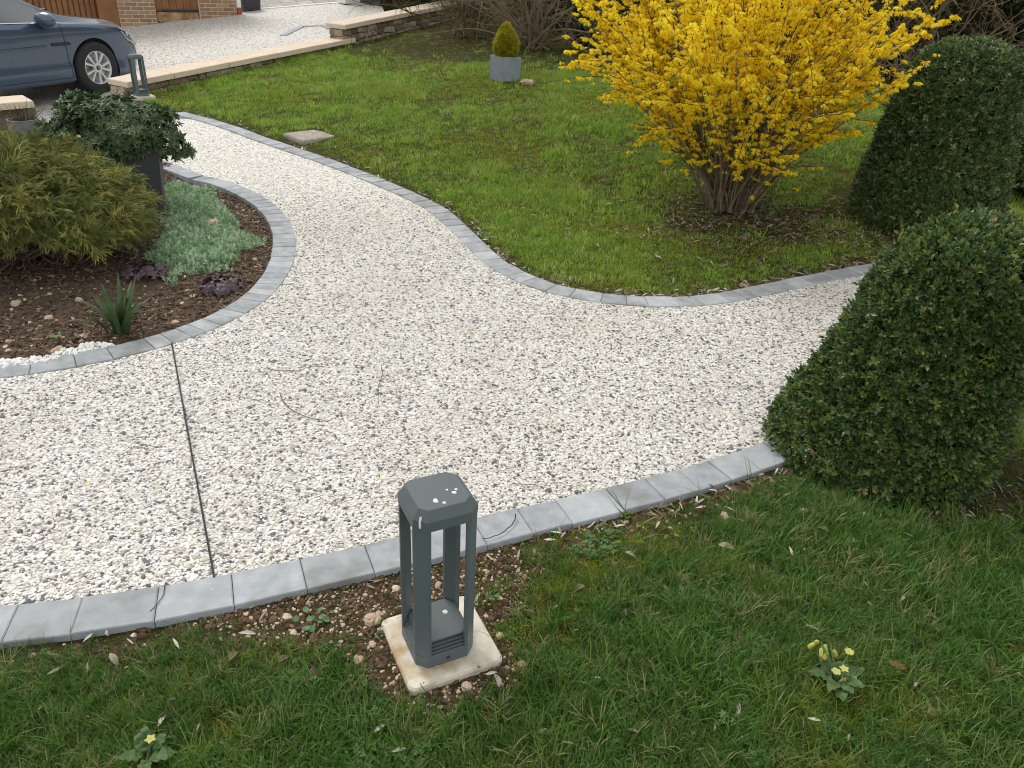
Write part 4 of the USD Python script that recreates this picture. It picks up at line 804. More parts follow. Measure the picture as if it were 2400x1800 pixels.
rad = 1 + .36 * (meshkit.fbm(U_ * 2.6 + 9, 3, 2) - .5); inn = 1 - rng.exponential(.09, n).clip(0, .45); JP = U_ * [.74, .5, .325] * (rad * inn)[:, None] + JC + [0, 0, .25]
out = U_ * [1, 1, .45]; dr = out + rng.normal(0, .4, (n, 3)) + [0, 0, -.08]
low = JP[:, 2] > JC[2] + .09 + .13 * sm(JC[1] - .1, JC[1] - .35, JP[:, 1])
Rj = frames_y(dr, U_ + rng.normal(0, .3, (n, 3)) + [0, 0, .6])
cloud(ju, 'foliage', [(spray(110 + k), M['juniper']) for k in range(4)], (JP - dr / np.linalg.norm(dr, axis=1, keepdims=True) * .07)[low], Rj[low], rng.uniform(.7, 1.25, n)[low], rng.integers(0, 4, n)[low])
br = []
for i in range(150):
    a = rng.uniform(0, 2 * np.pi); el = rng.uniform(.05, 1.2) if i < 90 else rng.uniform(.02, .35); a = a if i < 90 else rng.uniform(-2.9, -.2); d = np.array([math.cos(a) * math.cos(el), math.sin(a) * math.cos(el) * .75, math.sin(el)]); b = JC + [rng.normal(0, .1), rng.normal(0, .07), 0]
    Pn, de = wander(b, d, rng.uniform(.35, .78) * (1 if el < .7 else .62), 8, np.array([0, 0, .15]), .16, rng); br.append(tube(Pn, np.linspace(rng.uniform(.004, .011), .0014, 9), 4))
    for j in range(5):
        k = rng.integers(3, 8); d3 = (Pn[k] - Pn[k - 1]); d3 = d3 / np.linalg.norm(d3) + rng.normal(0, .5, 3); Q_, _ = wander(Pn[k], d3 / np.linalg.norm(d3), rng.uniform(.08, .2), 4, np.zeros(3), .15, rng); br.append(tube(Q_, np.linspace(.002, .0009, 5), 3))
part(ju, 'branches', join(br), M['bark'])
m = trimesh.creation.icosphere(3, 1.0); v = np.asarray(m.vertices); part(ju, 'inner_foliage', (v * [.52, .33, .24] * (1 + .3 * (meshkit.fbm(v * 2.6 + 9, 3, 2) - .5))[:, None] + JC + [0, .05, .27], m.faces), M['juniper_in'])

# rhododendron in the tall planter
rng = np.random.default_rng(92); RC = np.array([-2.67, 5.12, tz + .495]); rh_ = thing('rhododendron', 'leathery dark green shrub growing in the tall planter', 'shrub', (*tp, tz + .43)); n = 1700
U_ = rng.normal(0, 1, (n, 3)); U_ /= np.linalg.norm(U_, axis=1, keepdims=True); U_[:, 2] = np.where(U_[:, 2] < -.55, -U_[:, 2], U_[:, 2])
rad = 1 + 1.0 * (meshkit.fbm(U_ * 2.3 + 3, 3, 6) - .5); RP = U_ * [.41, .34, .215] * (rad * (1 - rng.exponential(.1, n).clip(0, .5)))[:, None]
ex = (RP[:, 0] < -.12) & (RP[:, 2] > -.05); RP[ex] = RP[ex] * [1.08, 1, .9] + [0, 0, .04]
d = U_ * [1, 1, .7] + rng.normal(0, .35, (n, 3)) + [0, 0, .4]
def rosette(seed, n_, Ln, W):
    r = np.random.default_rng(seed); y, nr, s = [], [], []
    for i in range(n_):
        a = i * 2.39 + r.uniform(-.3, .3); e = r.uniform(.9, 1.65); dd_ = np.array([math.sin(e) * math.cos(a), math.sin(e) * math.sin(a), math.cos(e)]); y.append(dd_); nr.append(np.array([0, 0, 1.]) + .25 * r.normal(0, 1, 3) + dd_ * .1); s.append(r.uniform(.7, 1.15))
    return placed(leaf(Ln, W, .22, .18, 3, .85), frames_y(np.array(y), np.array(nr)), np.zeros((n_, 3)), np.array(s))
cloud(rh_, 'leaves', [(rosette(120 + k, 8, .043, .0165), M['rhodo']) for k in range(4)], RP + RC, frames(d, None, rng), rng.uniform(.75, 1.15, n), rng.integers(0, 4, n))
br = []
for i in rng.choice(n, 110, replace=False):
    b = np.array([*tp, tz + .4]) + rng.normal(0, .03, 3) * [1, 1, 0]; e = RP[i] + RC; br.append(tube([b, b * .6 + e * .4 + [0, 0, .05], e], [.007, .005, .002], 4))
part(rh_, 'branches', join(br), M['bark'])

# small golden conifer in the blue grey planter
rng = np.random.default_rng(93); DC = np.array([*pc[:2], pz + .24]); dc = thing('dwarf_conifer', 'small golden cone shaped conifer in the blue grey planter', 'conifer shrub', DC)
prof = [(.06, 0), (.115, .04), (.135, .1), (.12, .18), (.085, .26), (.045, .32), (0, .36)]; Pq, Nq = revolved(DC, prof, 2400, rng, .02, 14); part(dc, 'inner_foliage', core_mesh(DC, prof, .03), M['juniper_in'])
def tuftlet(seed, n_, L_, w_):
    r = np.random.default_rng(seed); y = np.c_[r.normal(0, .42, (n_, 2)), np.ones(n_)]; return placed(leaf(L_, w_, .2, .2, 2), frames_y(y, r.normal(0, 1, (n_, 3))), np.zeros((n_, 3)), r.uniform(.6, 1.2, n_))
cloud(dc, 'foliage', [(tuftlet(130 + k, 12, .04, .005), M['dwarf']) for k in range(3)], Pq - Nq * .02, frames(Nq + rng.normal(0, .3, (2400, 3)) + [0, 0, .9], None, rng), rng.uniform(.7, 1.3, 2400), rng.integers(0, 3, 2400))

# back boundary: bare shrubs, laurel and hedges
def bare_shrub(label, c, n, hh, spread, seed, material, r0=.012, curl=.2):
    rng = np.random.default_rng(seed); B = np.array([*c, float(h(*c)) - .03]); t = thing('bare_shrub', label, 'shrub', B); main, fine = [], []
    for i in range(n):
        a = rng.uniform(0, 2 * np.pi); inc = rng.uniform(.05, 1.15); d = np.array([math.sin(inc) * math.cos(a), math.sin(inc) * math.sin(a), math.cos(inc)])
        Pn, _ = wander(B + rng.normal(0, .12, 3) * [1, 1, 0], d, hh * rng.uniform(.7, 1.15), 12, np.array([math.cos(a), math.sin(a), 0]) * spread - [0, 0, .25 * inc], curl, rng); main.append(tube(Pn, np.linspace(r0 * rng.uniform(.6, 1.2), .003, 13), 4))
        for j in range(9):
            k = rng.integers(3, 12); d2 = Pn[k] - Pn[k - 1]; d2 = d2 / np.linalg.norm(d2) + rng.normal(0, .7, 3); Q_, _ = wander(Pn[k], d2 / np.linalg.norm(d2), rng.uniform(.25, .7), 6, np.array([0, 0, -.2]), curl * 1.4, rng); fine.append(tube(Q_, np.linspace(.0045, .0016, 7), 3))
            for q in range(4): k2 = rng.integers(1, 6); d3 = rng.normal(0, 1, 3); W_, _ = wander(Q_[k2], d3 / np.linalg.norm(d3), rng.uniform(.1, .3), 4, np.zeros(3), curl * 1.5, rng); fine.append(tube(W_, np.linspace(.0026, .0012, 5), 3))
    part(t, 'stems', join(main), material); part(t, 'twigs', join(fine), material); return t
bare_shrub('tangled bare shrub hanging over the end of the stepped wall', (-.95, 12.5), 34, 1.7, .75, 141, M['bare'], .013, .24)
bare_shrub('upright bare brown shrub behind the blue grey planter', (.05, 11.55), 42, 2.0, .25, 142, M['bark'], .017, .12)
bare_shrub('bare brown thicket between the laurel and the yellow bush', (1.7, 11.4), 34, 2.1, .35, 143, M['bark'], .013, .16)
bare_shrub('bare reddish brown thicket above the tall clipped cone', (4.6, 9.9), 40, 2.2, .4, 144, M['bark'], .011, .2)
def bush(name, label, c, rad, n, form, seed, corem=None, hoff=.5, lump=.5):
    rng = np.random.default_rng(seed); B = np.array([*c, float(h(*c)) - .05]); t = thing(name, label, 'shrub', B); U_ = rng.normal(0, 1, (n, 3)); U_ /= np.linalg.norm(U_, axis=1, keepdims=True); rad = np.array(rad)
    lm = lambda u: 1 + lump * (meshkit.fbm(u * 2.2 + seed, 3, 2) - .5)
    P = U_ * rad * (lm(U_) * (1 - rng.exponential(.06, n).clip(0, .3)))[:, None] + B + [0, 0, rad[2] * hoff]; ok = P[:, 2] > B[2] + .04; d = U_ + rng.normal(0, .5, (n, 3)) + [0, 0, .3]
    cloud(t, 'leaves', form, P[ok], frames(d, None, rng)[ok], rng.uniform(.7, 1.3, n)[ok], rng.integers(0, len(form), n)[ok])
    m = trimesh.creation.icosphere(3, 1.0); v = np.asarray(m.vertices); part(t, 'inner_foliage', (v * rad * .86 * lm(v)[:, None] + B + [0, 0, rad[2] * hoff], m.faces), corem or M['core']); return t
lau = [(rosette(150 + k, 7, .1, .036), M['laurel']) for k in range(3)]
bush('laurel_shrub', 'dark glossy laurel left of the yellow bush at the back', (1.1, 11.2), (.62, .5, .95), 900, lau, 151, hoff=.85)
brn = [(sprig(160 + k, 12, .05, .02, .07), M['brown_leaf']) for k in range(3)]
dkg = [(sprig(165 + k, 12, .05, .022, .07), M['box_leaf2']) for k in range(3)]
bush('hedge_shrub', 'dark brown hedge behind the tangled bare shrub', (-1.2, 15.2), (2.2, .8, 1.5), 3800, brn, 161, hoff=.6)
bush('hedge_shrub', 'shadowy hedge behind the upright bare shrub', (1.4, 13.4), (1.9, .8, 1.7), 3800, brn, 162, hoff=.6)
bush('hedge_shrub', 'dark evergreen hedge hidden behind the yellow bush', (3.6, 11.9), (1.5, .9, 1.7), 3800, dkg, 163, hoff=.6)
bush('hedge_shrub', 'olive brown hedge behind the tall clipped cone', (5.0, 10.6), (1.2, .8, 1.35), 3200, brn, 164, hoff=.6)
bush('hedge_shrub', 'dark hedge in the top corner beyond the clipped cones', (6.8, 9.9), (1.4, 1.0, 1.8), 3600, dkg, 167, hoff=.6)

# silver carpet, purple leaves, strap leaved clump
rng = np.random.default_rng(170); c5 = lambda x, y: at(x / 2.37, y / 2.37 + 200)[:2]
gcp = Polygon([c5(x, y) for x, y in ((880, 570), (960, 530), (1050, 540), (1100, 570), (1200, 560), (1200, 620), (1290, 700), (1340, 760), (1310, 800), (1400, 825), (1480, 850), (1410, 905), (1330, 960), (1250, 1020), (1150, 1040), (1040, 1045), (985, 1075), (970, 1130), (920, 1125), (920, 1040), (810, 990), (830, 930), (910, 850), (900, 760), (860, 650))]).buffer(0)
Pg = scatter(gcp, .0155, rng, .6); dn = np.array(shapely.distance(shapely.points(Pg), gcp.exterior)); Pg = Pg[(dn > .03 * rng.random(len(Pg))) & (nz(Pg[:, 0], Pg[:, 1], 6, 3) > -.24 - dn * 2)]; dn = shapely.distance(shapely.points(Pg), gcp.exterior)
zg_ = bed_z(Pg[:, 0], Pg[:, 1]) + np.minimum(dn, .12) * .35; gc = thing('silver_carpet', 'carpet of small silver green leaves spreading across the flower bed', 'ground cover', (*gcp.centroid.coords[0], 0), kind='stuff')
n = len(Pg); cloud(gc, 'leaves', [(sprig(171 + k, 12, .022, .0055, .028, (15, 70)), M['silver']) for k in range(3)], np.c_[Pg, zg_ - .004], frames(np.c_[rng.normal(0, .5, (n, 2)), np.ones(n)], None, rng), rng.uniform(.75, 1.3, n), rng.integers(0, 3, n))
def heuchera(label, c, seed, n, rad):
    rng = np.random.default_rng(seed); B = np.array([*c, float(bed_z(np.array([c[0]]), np.array([c[1]]))[0])]); t = thing('purple_plant', label, 'leafy plant', B)
    for i in range(n):
        a = i * 2.4 + rng.uniform(-.3, .3); r = rad * math.sqrt((i + .5) / n); tilt_ = .25 + .7 * r / rad; s = rng.uniform(.02, .033); k = 26; th_ = np.linspace(0, 2 * np.pi, k, endpoint=False)
        lob = 1 + .2 * np.cos(5 * th_ + rng.uniform(0, 6)) + .05 * np.cos(13 * th_); ring = np.c_[np.cos(th_) * lob, np.sin(th_) * lob, .22 * np.cos(5 * th_ + 1) - .12]
        mid = np.c_[np.cos(th_) * .5, np.sin(th_) * .5, .12 + .06 * np.cos(9 * th_)]; v = np.vstack([[0, 0, 0], mid, ring]) * s; j = np.arange(k); jn = (j + 1) % k
        f = np.vstack([np.c_[np.zeros(k, int), 1 + j, 1 + jn], np.c_[1 + j, 1 + k + j, 1 + k + jn], np.c_[1 + j, 1 + k + jn, 1 + jn]])
        R_ = frames(np.array([[math.sin(tilt_) * math.cos(a), math.sin(tilt_) * math.sin(a), math.cos(tilt_)]]) + rng.normal(0, .12, (1, 3)), None, rng)[0]
        part(t, 'leaf', (v @ R_.T + B + [math.cos(a) * r, math.sin(a) * r, .05 - .025 * r / rad + rng.uniform(0, .02)], f), M['heuchera'], smooth=True)
heuchera('dark purple leafy plant just behind the strap leaved clump', at(345, 650)[:2], 181, 30, .115)
heuchera('faded purple leafy plant close to the curved kerb', at(520, 668)[:2], 182, 26, .115)
ic = at(280, 768)[:2]; rng = np.random.default_rng(183); IB = np.array([*ic, float(bed_z(ic[:1], ic[1:2])[0]) - .01]); ir = thing('strap_leaved_plant', 'clump of upright green strap leaves in the flower bed', 'plant', IB)
def strap(p, az, L_, inc0, inc1, w, tw=0.0):
    n = 10; P_ = [np.array(p, float)]; out = np.array([math.cos(az), math.sin(az), 0])
    for i in range(n): e = inc0 + (inc1 - inc0) * (i / n) ** 1.3; P_.append(P_[-1] + (out * math.sin(e) + np.array([0, 0, math.cos(e)])) * L_ / n)
    P_ = np.array(P_); sd4 = np.array([-math.sin(az + tw), math.cos(az + tw), 0]); t = np.linspace(0, 1, n + 1); ww = w * np.clip(1.15 * (1 - t ** 3.2), .02, 1) * (0.75 + .5 * np.minimum(t * 3, 1) * .6); tg = np.gradient(P_, axis=0); nv = np.cross(sd4, tg); nv /= np.linalg.norm(nv, axis=1, keepdims=True)
    V = np.concatenate([P_ - sd4 * ww[:, None] / 2 + nv * ww[:, None] * .14, P_, P_ + sd4 * ww[:, None] / 2 + nv * ww[:, None] * .14]); m = n + 1; f = []
    for i in range(n):
        for a_ in (0, m): f += [(a_ + i, a_ + m + i, a_ + m + i + 1), (a_ + i, a_ + m + i + 1, a_ + i + 1)]
    return V, np.array(f)
for i in range(22):
    a = i * 2.4; k = i / 21; part(ir, 'leaf', strap(IB + [rng.normal(0, .018), rng.normal(0, .018), 0], a, rng.uniform(.22, .31), .1 + .45 * k, .4 + 1.4 * k * rng.uniform(.5, 1.1), rng.uniform(.022, .031), rng.uniform(-.4, .4)), M['iris'], smooth=True)
# cowslip and primrose in the front lawn
def broadleaf(p, az, L_, W, inc0, inc1, rng):
    v, f = strap(p, az, L_, inc0, inc1, W); return v, f
def rosette_plant(name, label, c, n, L_, W, seed, flowers):
    rng = np.random.default_rng(seed); B = np.array([*c[:2], -.006]); t = thing(name, label, 'flower', B)
    for i in range(n):
        a = i * 2.4 + rng.uniform(-.3, .3); lv = leaf(L_ * rng.uniform(.75, 1.1), W * rng.uniform(.85, 1.1), .18, .12, 8, .7); v = lv[0].copy(); q = np.round(v[:, 1] / L_ * 8); v[:, 2] += .0035 * np.where(q % 2, 1, -1) + .002 * rng.normal(0, 1, len(v)); e = rng.uniform(.15, .6)
        R_ = frames_y(np.array([[math.cos(a) * math.cos(e), math.sin(a) * math.cos(e), math.sin(e)]]), np.array([[0, 0, 1.0]]))[0]; part(t, 'leaf', (v @ R_.T + B + [math.cos(a) * .01, math.sin(a) * .01, .02], lv[1]), M['primrose'], smooth=True)
    for (dx, dy, hh, k, kind_) in flowers:
        tip = B + [dx, dy, hh]; sp_ = part(t, 'flower_stem', tube([B + [0, 0, .01], B + [dx * .45, dy * .45, hh * .6], tip], [.0022, .002, .0018], 5), M['seedling'])
        for q in range(k):
            a = q * 6.28 / max(k, 1) + rng.uniform(-.4, .4); e = tip + [math.cos(a) * .012, math.sin(a) * .012, -.006 - .008 * (k > 1)]
            if kind_ == 'bell':
                prof = [(.0015, .0), (.005, -.004), (.006, -.012), (.0055, -.02)]; m = trimesh.creation.revolve(np.array(prof), sections=8); fl = part(sp_, 'flower', (np.asarray(m.vertices) @ Rot.from_euler('xyz', [math.sin(a) * .5, -math.cos(a) * .5, 0]).as_matrix().T + e, m.faces), M['pale_flower'], smooth=True)
                m2 = trimesh.creation.cylinder(radius=.0052, height=.003, sections=8); part(sp_, 'flower_mouth', (np.asarray(m2.vertices) @ Rot.from_euler('xyz', [math.sin(a) * .5, -math.cos(a) * .5, 0]).as_matrix().T + e + [math.cos(a) * .009, math.sin(a) * .009, -.019], m2.faces), M['deep_flower'])
            else:
                ys = np.array([[math.cos(b), math.sin(b), .25] for b in np.arange(5) * 1.257 + a]); part(sp_, 'flower', placed(leaf(.014, .012, .1, .1, 3, .6), frames_y(ys, np.tile([0, 0, 1.0], (5, 1))), np.tile(tip, (5, 1))), M['pale_flower'])
rosette_plant('cowslip', 'cowslip with crinkled leaves and pale yellow bells in the lawn', at(1958, 1600), 11, .075, .042, 191, [(-.045, .055, .1, 4, 'bell'), (-.015, .055, .085, 3, 'bell'), (.035, .045, .075, 2, 'star'), (-.01, -.002, .05, 2, 'star'), (.012, .004, .055, 1, 'star'), (.03, -.01, .05, 2, 'bell')])
rosette_plant('primrose', 'small primrose with one pale yellow flower at the bottom edge', at(350, 1778), 7, .06, .034, 192, [(.0, .022, .045, 1, 'star')])
def weeds(label, c, n, rad, size, seed):
    rng = np.random.default_rng(seed); B = np.array([*at(*c)[:2], -.01]); t = thing('weed', label, 'weed', B)
    for i in range(n):
        a = rng.uniform(0, 6.28); r = rad * math.sqrt(rng.random()); o = B + [math.cos(a) * r, math.sin(a) * r, rng.uniform(.006, .02)]; s = size * rng.uniform(.6, 1.1); th_ = np.linspace(0, 6.28, 11)[:-1]; ring = np.c_[np.cos(th_) * s, np.sin(th_) * s * .85, .12 * s * np.cos(2 * th_)]; v = np.vstack([[0, 0, -.1 * s], ring]); f = np.array([(0, 1 + k, 1 + (k + 1) % 10) for k in range(10)])
        part(t, 'leaf', (v @ frames(np.array([[rng.normal(0, .3), rng.normal(0, .3), 1]]), None, rng)[0].T + o, f), M['seedling'])
weeds('broad leaved weed in the bare soil between kerb and footing', (735, 1450), 13, .05, .0125, 201); weeds('tiny weed against the concrete footing beside the lamp', (893, 1490), 9, .016, .005, 202); weeds('small clover weed in the soil right of the lamp', (1155, 1398), 16, .022, .006, 203)
weeds('small green weed at the edge of the flower bed', (135, 790), 9, .03, .011, 204)
# ------------------------------------------------------------------ stones, litter, twigs, petals
def zsoil(x, y):
    if Point(x, y).within(front_poly): return float(front_z(np.array([x]), np.array([y]))[0])
    if Point(x, y).within(bed_poly): return float(bed_z(np.array([x]), np.array([y]))[0])
    if Point(x, y).within(path_poly): return float(hpath(x, y)) + .001
    return float(lawn_z(np.array([x]), np.array([y]))[0])
bigstones = [(873, 1451, .024, 'largest pale stone in the soil beside the lamp footing'), (1027, 1365, .013, 'small pale stone behind the lamp posts near the kerb'), (1094, 1605, .015, 'rounded stone in front of the concrete footing'), (1172, 1479, .013, 'ochre stone in the soil right of the concrete footing'), (873, 1507, .011, 'small ochre stone left of the concrete footing'), (1224, 1553, .014, 'pinkish stone at the grass edge right of the footing'),
    (40, 719, .026, 'ochre stone at the left end of the flower bed'), (186, 708, .022, 'pale stone in the bark left of the strap leaved clump'), (114, 742, .02, 'orange brown stone below the golden conifer'), (194, 779, .02, 'pale pebble in the bed soil left of the strap leaves'), (409, 746, .02, 'pale stone in the bed close to the kerb'), (502, 537, .05, 'large ochre stone lying in the silver carpet'), (518, 463, .022, 'pale stone at the far edge of the silver carpet'), (548, 647, .018, 'white stone between the faded purple plant and the kerb'), (597, 601, .018, 'white stone by the inner curve of the kerb'), (135, 812, .03, 'brown stone near the white gravel in the flower bed'), (1700, 1205, .02, 'ochre stone in the grass before the large clipped cone'), (1883, 1200, .022, 'pale stone near the foot of the large clipped cone')]
for i, (x, y, r, lab) in enumerate(bigstones):
    p = at(x, y); z = zsoil(p[0], p[1]); v, f = boulder(np.random.default_rng(210 + i), r, 2, .62, .16); whole('loose_stone', (v @ Rot.from_euler('z', i * 1.3).as_matrix().T + [p[0], p[1], z + r * .25 + (.03 if i == 11 else 0)], f), M['flint'], lab, 'stone')
rng = np.random.default_rng(220)
bare_pts = [(470, 1425), (600, 1390), (780, 1345), (880, 1322), (1000, 1300), (1180, 1272), (1225, 1330), (1205, 1400), (1180, 1470), (1215, 1560), (1190, 1640), (1060, 1650), (900, 1640), (850, 1580), (800, 1500), (690, 1500), (560, 1460)]
bare = Polygon([at(x, y)[:2] for x, y in bare_pts]).buffer(0).buffer(.03)
def grit(name, poly, spacing, size, material, zf, seed, keep=1.0, sink=.3, flat=.6, lo=.4, hi=2.2, parent=None):
    rng = np.random.default_rng(seed); P_ = scatter(poly, spacing, rng, .6); P_ = P_[rng.random(len(P_)) < keep]; P_ = P_[in_view(np.c_[P_, np.zeros(len(P_))], .03)]; n = len(P_); s = rng.lognormal(math.log(size), .45, n).clip(size * lo, size * hi)
    z = zf(P_[:, 0], P_[:, 1]) + s * (flat * .5 - sink); fm = [(boulder(np.random.default_rng(k), 1, 1, flat, .25), material) for k in range(3)]
    p = whole_stuff(name, parent); cloud(p, 'pieces', fm, np.c_[P_, z], frames(np.c_[rng.normal(0, .3, (n, 2)), np.ones(n)], None, rng), s, rng.integers(0, 3, n))
def whole_stuff(name, parent=None): return thing(name, kind='stuff')
grit('soil_grit', bare, .011, .0032, M['stonelet'], front_z, 221, .5)
grit('soil_grit', bare, .03, .007, M['stonelet'], front_z, 222, .3)
grit('soil_clods', bare, .013, .006, M['soil'], front_z, 223, .8)
strip_ = LineString(near_out).buffer(.16).intersection(front_poly).difference(bare)
grit('kerb_soil_clods', strip_, .016, .006, M['soil'], front_z, 227, .7); grit('kerb_soil_grit', strip_, .03, .005, M['stonelet'], front_z, 228, .3)
grit('bed_grit', bed_poly, .03, .006, M['stonelet'], bed_z, 224, .3); grit('bed_clods', bed_poly, .02, .008, M['bed'], bed_z, 225, .7)
wg = Polygon([c5(x, y) for x, y in ((-30, 1535), (250, 1500), (430, 1450), (560, 1425), (645, 1440), (560, 1462), (430, 1490), (250, 1540), (0, 1570), (-60, 1570))]).buffer(0)
grit('white_gravel', wg.buffer(.002), .010, .0062, M['white_gravel'], lambda X, Y: np.maximum(bed_z(X, Y), -.004), 226, .95, sink=0, flat=.75)
def litter(name, polyP, forms, zf, seed, scale=(.7, 1.3), lift=.006, tiltsd=.35, zs=None):
    rng = np.random.default_rng(seed); n = len(polyP); z = zf(polyP[:, 0], polyP[:, 1]) + lift + rng.uniform(0, .006, n); p = whole_stuff(name)
    cloud(p, 'pieces', forms, np.c_[polyP, z], frames(np.c_[rng.normal(0, tiltsd, (n, 2)), np.ones(n)], None, rng), rng.uniform(*scale, n), rng.integers(0, len(forms), n))
lanc = [(leaf(.055, .011, .3, c_, 4), M['dead_leaf']) for c_ in (.05, .3, .5)] + [(leaf(.03, .013, .3, .3, 3), M['dead_leaf']), (tube([(0, 0, 0), (.02, .03, .004), (.025, .07, 0)], .0012, 3), M['dead_leaf'])]
pal = lanc + [(leaf(.05, .010, .2, .25, 4), M['pale_leaf'])]
# along the lawn kerb, under the bush and beneath the clipped cones
lo_line = LineString(lawn_out); s_ = rng.random(1500) ** .8 * lo_line.length; off = rng.exponential(.035, 1500) + .006
P_ = np.array([lo_line.interpolate(s).coords[0] for s in s_]); i_ = np.clip((s_ / lo_line.length * (len(lawn_out) - 1)).astype(int), 0, len(lawn_out) - 1); tg = np.gradient(lawn_out, axis=0)[i_]; tg /= np.linalg.norm(tg, axis=1, keepdims=True); P_ = P_ + np.c_[-tg[:, 1], tg[:, 0]] * off[:, None]
w_ = sm(-1.2, .6, P_[:, 0]) * .75 + .25; P_ = P_[rng.random(len(P_)) < w_]; litter('kerbside_leaf_litter', P_, pal, lawn_z, 231, lift=.012)
no_ = LineString(near_out); s_ = rng.random(950) * no_.length; P_ = np.array([no_.interpolate(s).coords[0] for s in s_]); i_ = np.clip((s_ / no_.length * (len(near_out) - 1)).astype(int), 0, len(near_out) - 1); tg = np.gradient(near_out, axis=0)[i_]; tg /= np.linalg.norm(tg, axis=1, keepdims=True); P_ = P_ - np.c_[-tg[:, 1], tg[:, 0]] * (rng.exponential(.04, 950) + .008)[:, None]
P_ = P_[rng.random(len(P_)) < .15 + .85 * sm(-.2, .5, P_[:, 0])]; litter('kerbside_leaf_litter', P_, pal, front_z, 232, (.5, .95), lift=.012)
P_ = np.c_[FB[0] + rng.normal(.12, .62, 2600), FB[1] + rng.normal(-.32, .38, 2600)]; P_ = P_[shapely.contains_xy(lawn_poly, P_[:, 0], P_[:, 1])]; litter('bush_leaf_litter', P_, lanc, lawn_z, 233, (.5, 1.1), lift=.014)
P_ = np.c_[3.0 + rng.normal(-.05, .45, 600), 5.4 + rng.normal(-.02, .25, 600)]; P_ = P_[shapely.contains_xy(lawn_poly, P_[:, 0], P_[:, 1])]; litter('cone_leaf_litter', P_, lanc, lawn_z, 234, (.5, 1.0), lift=.012)
P_ = np.c_[1.6 + rng.normal(0, .42, 420), 2.3 + rng.normal(0, .13, 420)]; P_ = P_[shapely.contains_xy(front_poly, P_[:, 0], P_[:, 1])]; litter('cone_leaf_litter', P_, lanc, front_z, 235, (.4, .9), lift=.01)
P_ = scatter(lawn_poly.intersection(Polygon([(-3, 3), (5, 3), (5, 9), (-3, 9)])), .16, rng, .5); litter('lawn_litter', P_[nz(P_[:, 0], P_[:, 1], 1.4, 5) > -.02], pal, lawn_z, 236, (.4, .9), lift=.02)
P_ = scatter(front_poly, .11, rng, .5); P_ = P_[in_view(np.c_[P_, np.zeros(len(P_))])]; litter('lawn_litter', P_, lanc, front_z, 237, (.25, .6), lift=.02)
P_ = scatter(Polygon([(-1.6, 10.2), (2.2, 9.4), (2.6, 10.6), (2.2, 12), (-1.6, 13)]), .07, rng, .5); litter('back_leaf_litter', P_, lanc, lawn_z, 238, (.5, 1.0), lift=.012)
chips = [(hull([(x, y, z) for x in (-.012, .013) for y in (-.004, .005) for z in (0, .002)] + [(.018, 0, .001)]), M['chip']), (leaf(.022, .012, .4, .4, 3), M['chip']), (tube([(0, 0, 0), (.02, .01, .003), (.045, .012, 0)], .001, 3), M['chip']), (leaf(.02, .01, .4, .4, 3), M['dead_leaf'])]
P_ = scatter(bed_poly, .021, rng, .6); P_ = P_[in_view(np.c_[P_, np.zeros(len(P_))], .02) & (nz(P_[:, 0], P_[:, 1], 2.5, 4) > -.14)]; litter('bark_mulch', P_, chips, bed_z, 239, (.6, 1.5), lift=.003)
P_ = scatter(bare, .03, rng, .6); litter('soil_litter', P_, chips[1:], front_z, 240, (.3, .9), lift=.002)

# single fallen leaves in the front lawn
fl = [(540, 1553, 0), (732, 1571, 0), (373, 1711, 1), (877, 1722, 1), (918, 1768, 1), (217, 1487, 1), (258, 1535, 0), (601, 1490, 1), (1467, 1431, 0), (1583, 1409, 0), (1407, 1600, 1), (1494, 1732, 0), (2016, 1354, 0), (2275, 1222, 0), (1683, 1282, 0), (1857, 1309, 1), (1718, 1498, 0), (1862, 1518, 1), (1825, 1545, 1), (1981, 1527, 1), (1464, 1299, 0), (1491, 1240, 0), (1919, 1702, 1), (1730, 1660, 1), (1887, 1473, 1), (2379, 1583, 1), (1125, 1393, 1), (1137, 1589, 1), (1168, 1618, 0), (1280, 1720, 1), (655, 1560, 0), (1545, 1225, 1), (1590, 1180, 1), (1660, 1150, 1), (2141, 1617, 1), (1370, 1380, 0), (1460, 1535, 0), (1540, 1640, 0), (2030, 1415, 1), (2110, 1413, 1), (1765, 1345, 0), (1940, 1255, 0), (2250, 1305, 0), (1600, 1350, 0)]
rng = np.random.default_rng(250); LEAF = {}
for i, (x, y, k) in enumerate(fl):
    p = at(x, y, 0); z = zsoil(p[0], p[1]) + .024; R_ = frames(np.array([[rng.normal(0, .3), rng.normal(-.1, .3), 1]]), None, rng)[0]
    lab, grp = (('small pale silvery leaf fallen on the front lawn', 'pale leaves fallen on the front lawn') if k else ('curled brown leaf fallen on the front lawn', 'brown leaves fallen on the front lawn'))
    if k not in LEAF:
        t = thing('fallen_leaf', lab, 'leaf', (p[0], p[1], z), grp); LEAF[k] = t
        part(t, 'blade', leaf(.042, .011, .35, .3, 5) if k else leaf(.05, .022, .5, .45, 6), M['pale_leaf'] if k else M['dead_leaf'], local=True)
    else: copy_of('fallen_leaf', LEAF[k], lab, 'leaf', (p[0], p[1], z), grp, rot=R_, scale=rng.uniform(.7, 1.1))
p = at(2100, 1575); whole('russet_leaf', (placed(leaf(.03, .02, .4, .4, 5), frames_y(np.array([[1, .2, .2], [.3, 1, .3], [-.5, .6, .2]]), np.tile([0, 0, 1.0], (3, 1))), np.tile([p[0], p[1], zsoil(p[0], p[1]) + .025], (3, 1)))), M['red_leaf'], 'russet lobed oak leaf lying right of the cowslip', 'leaf')
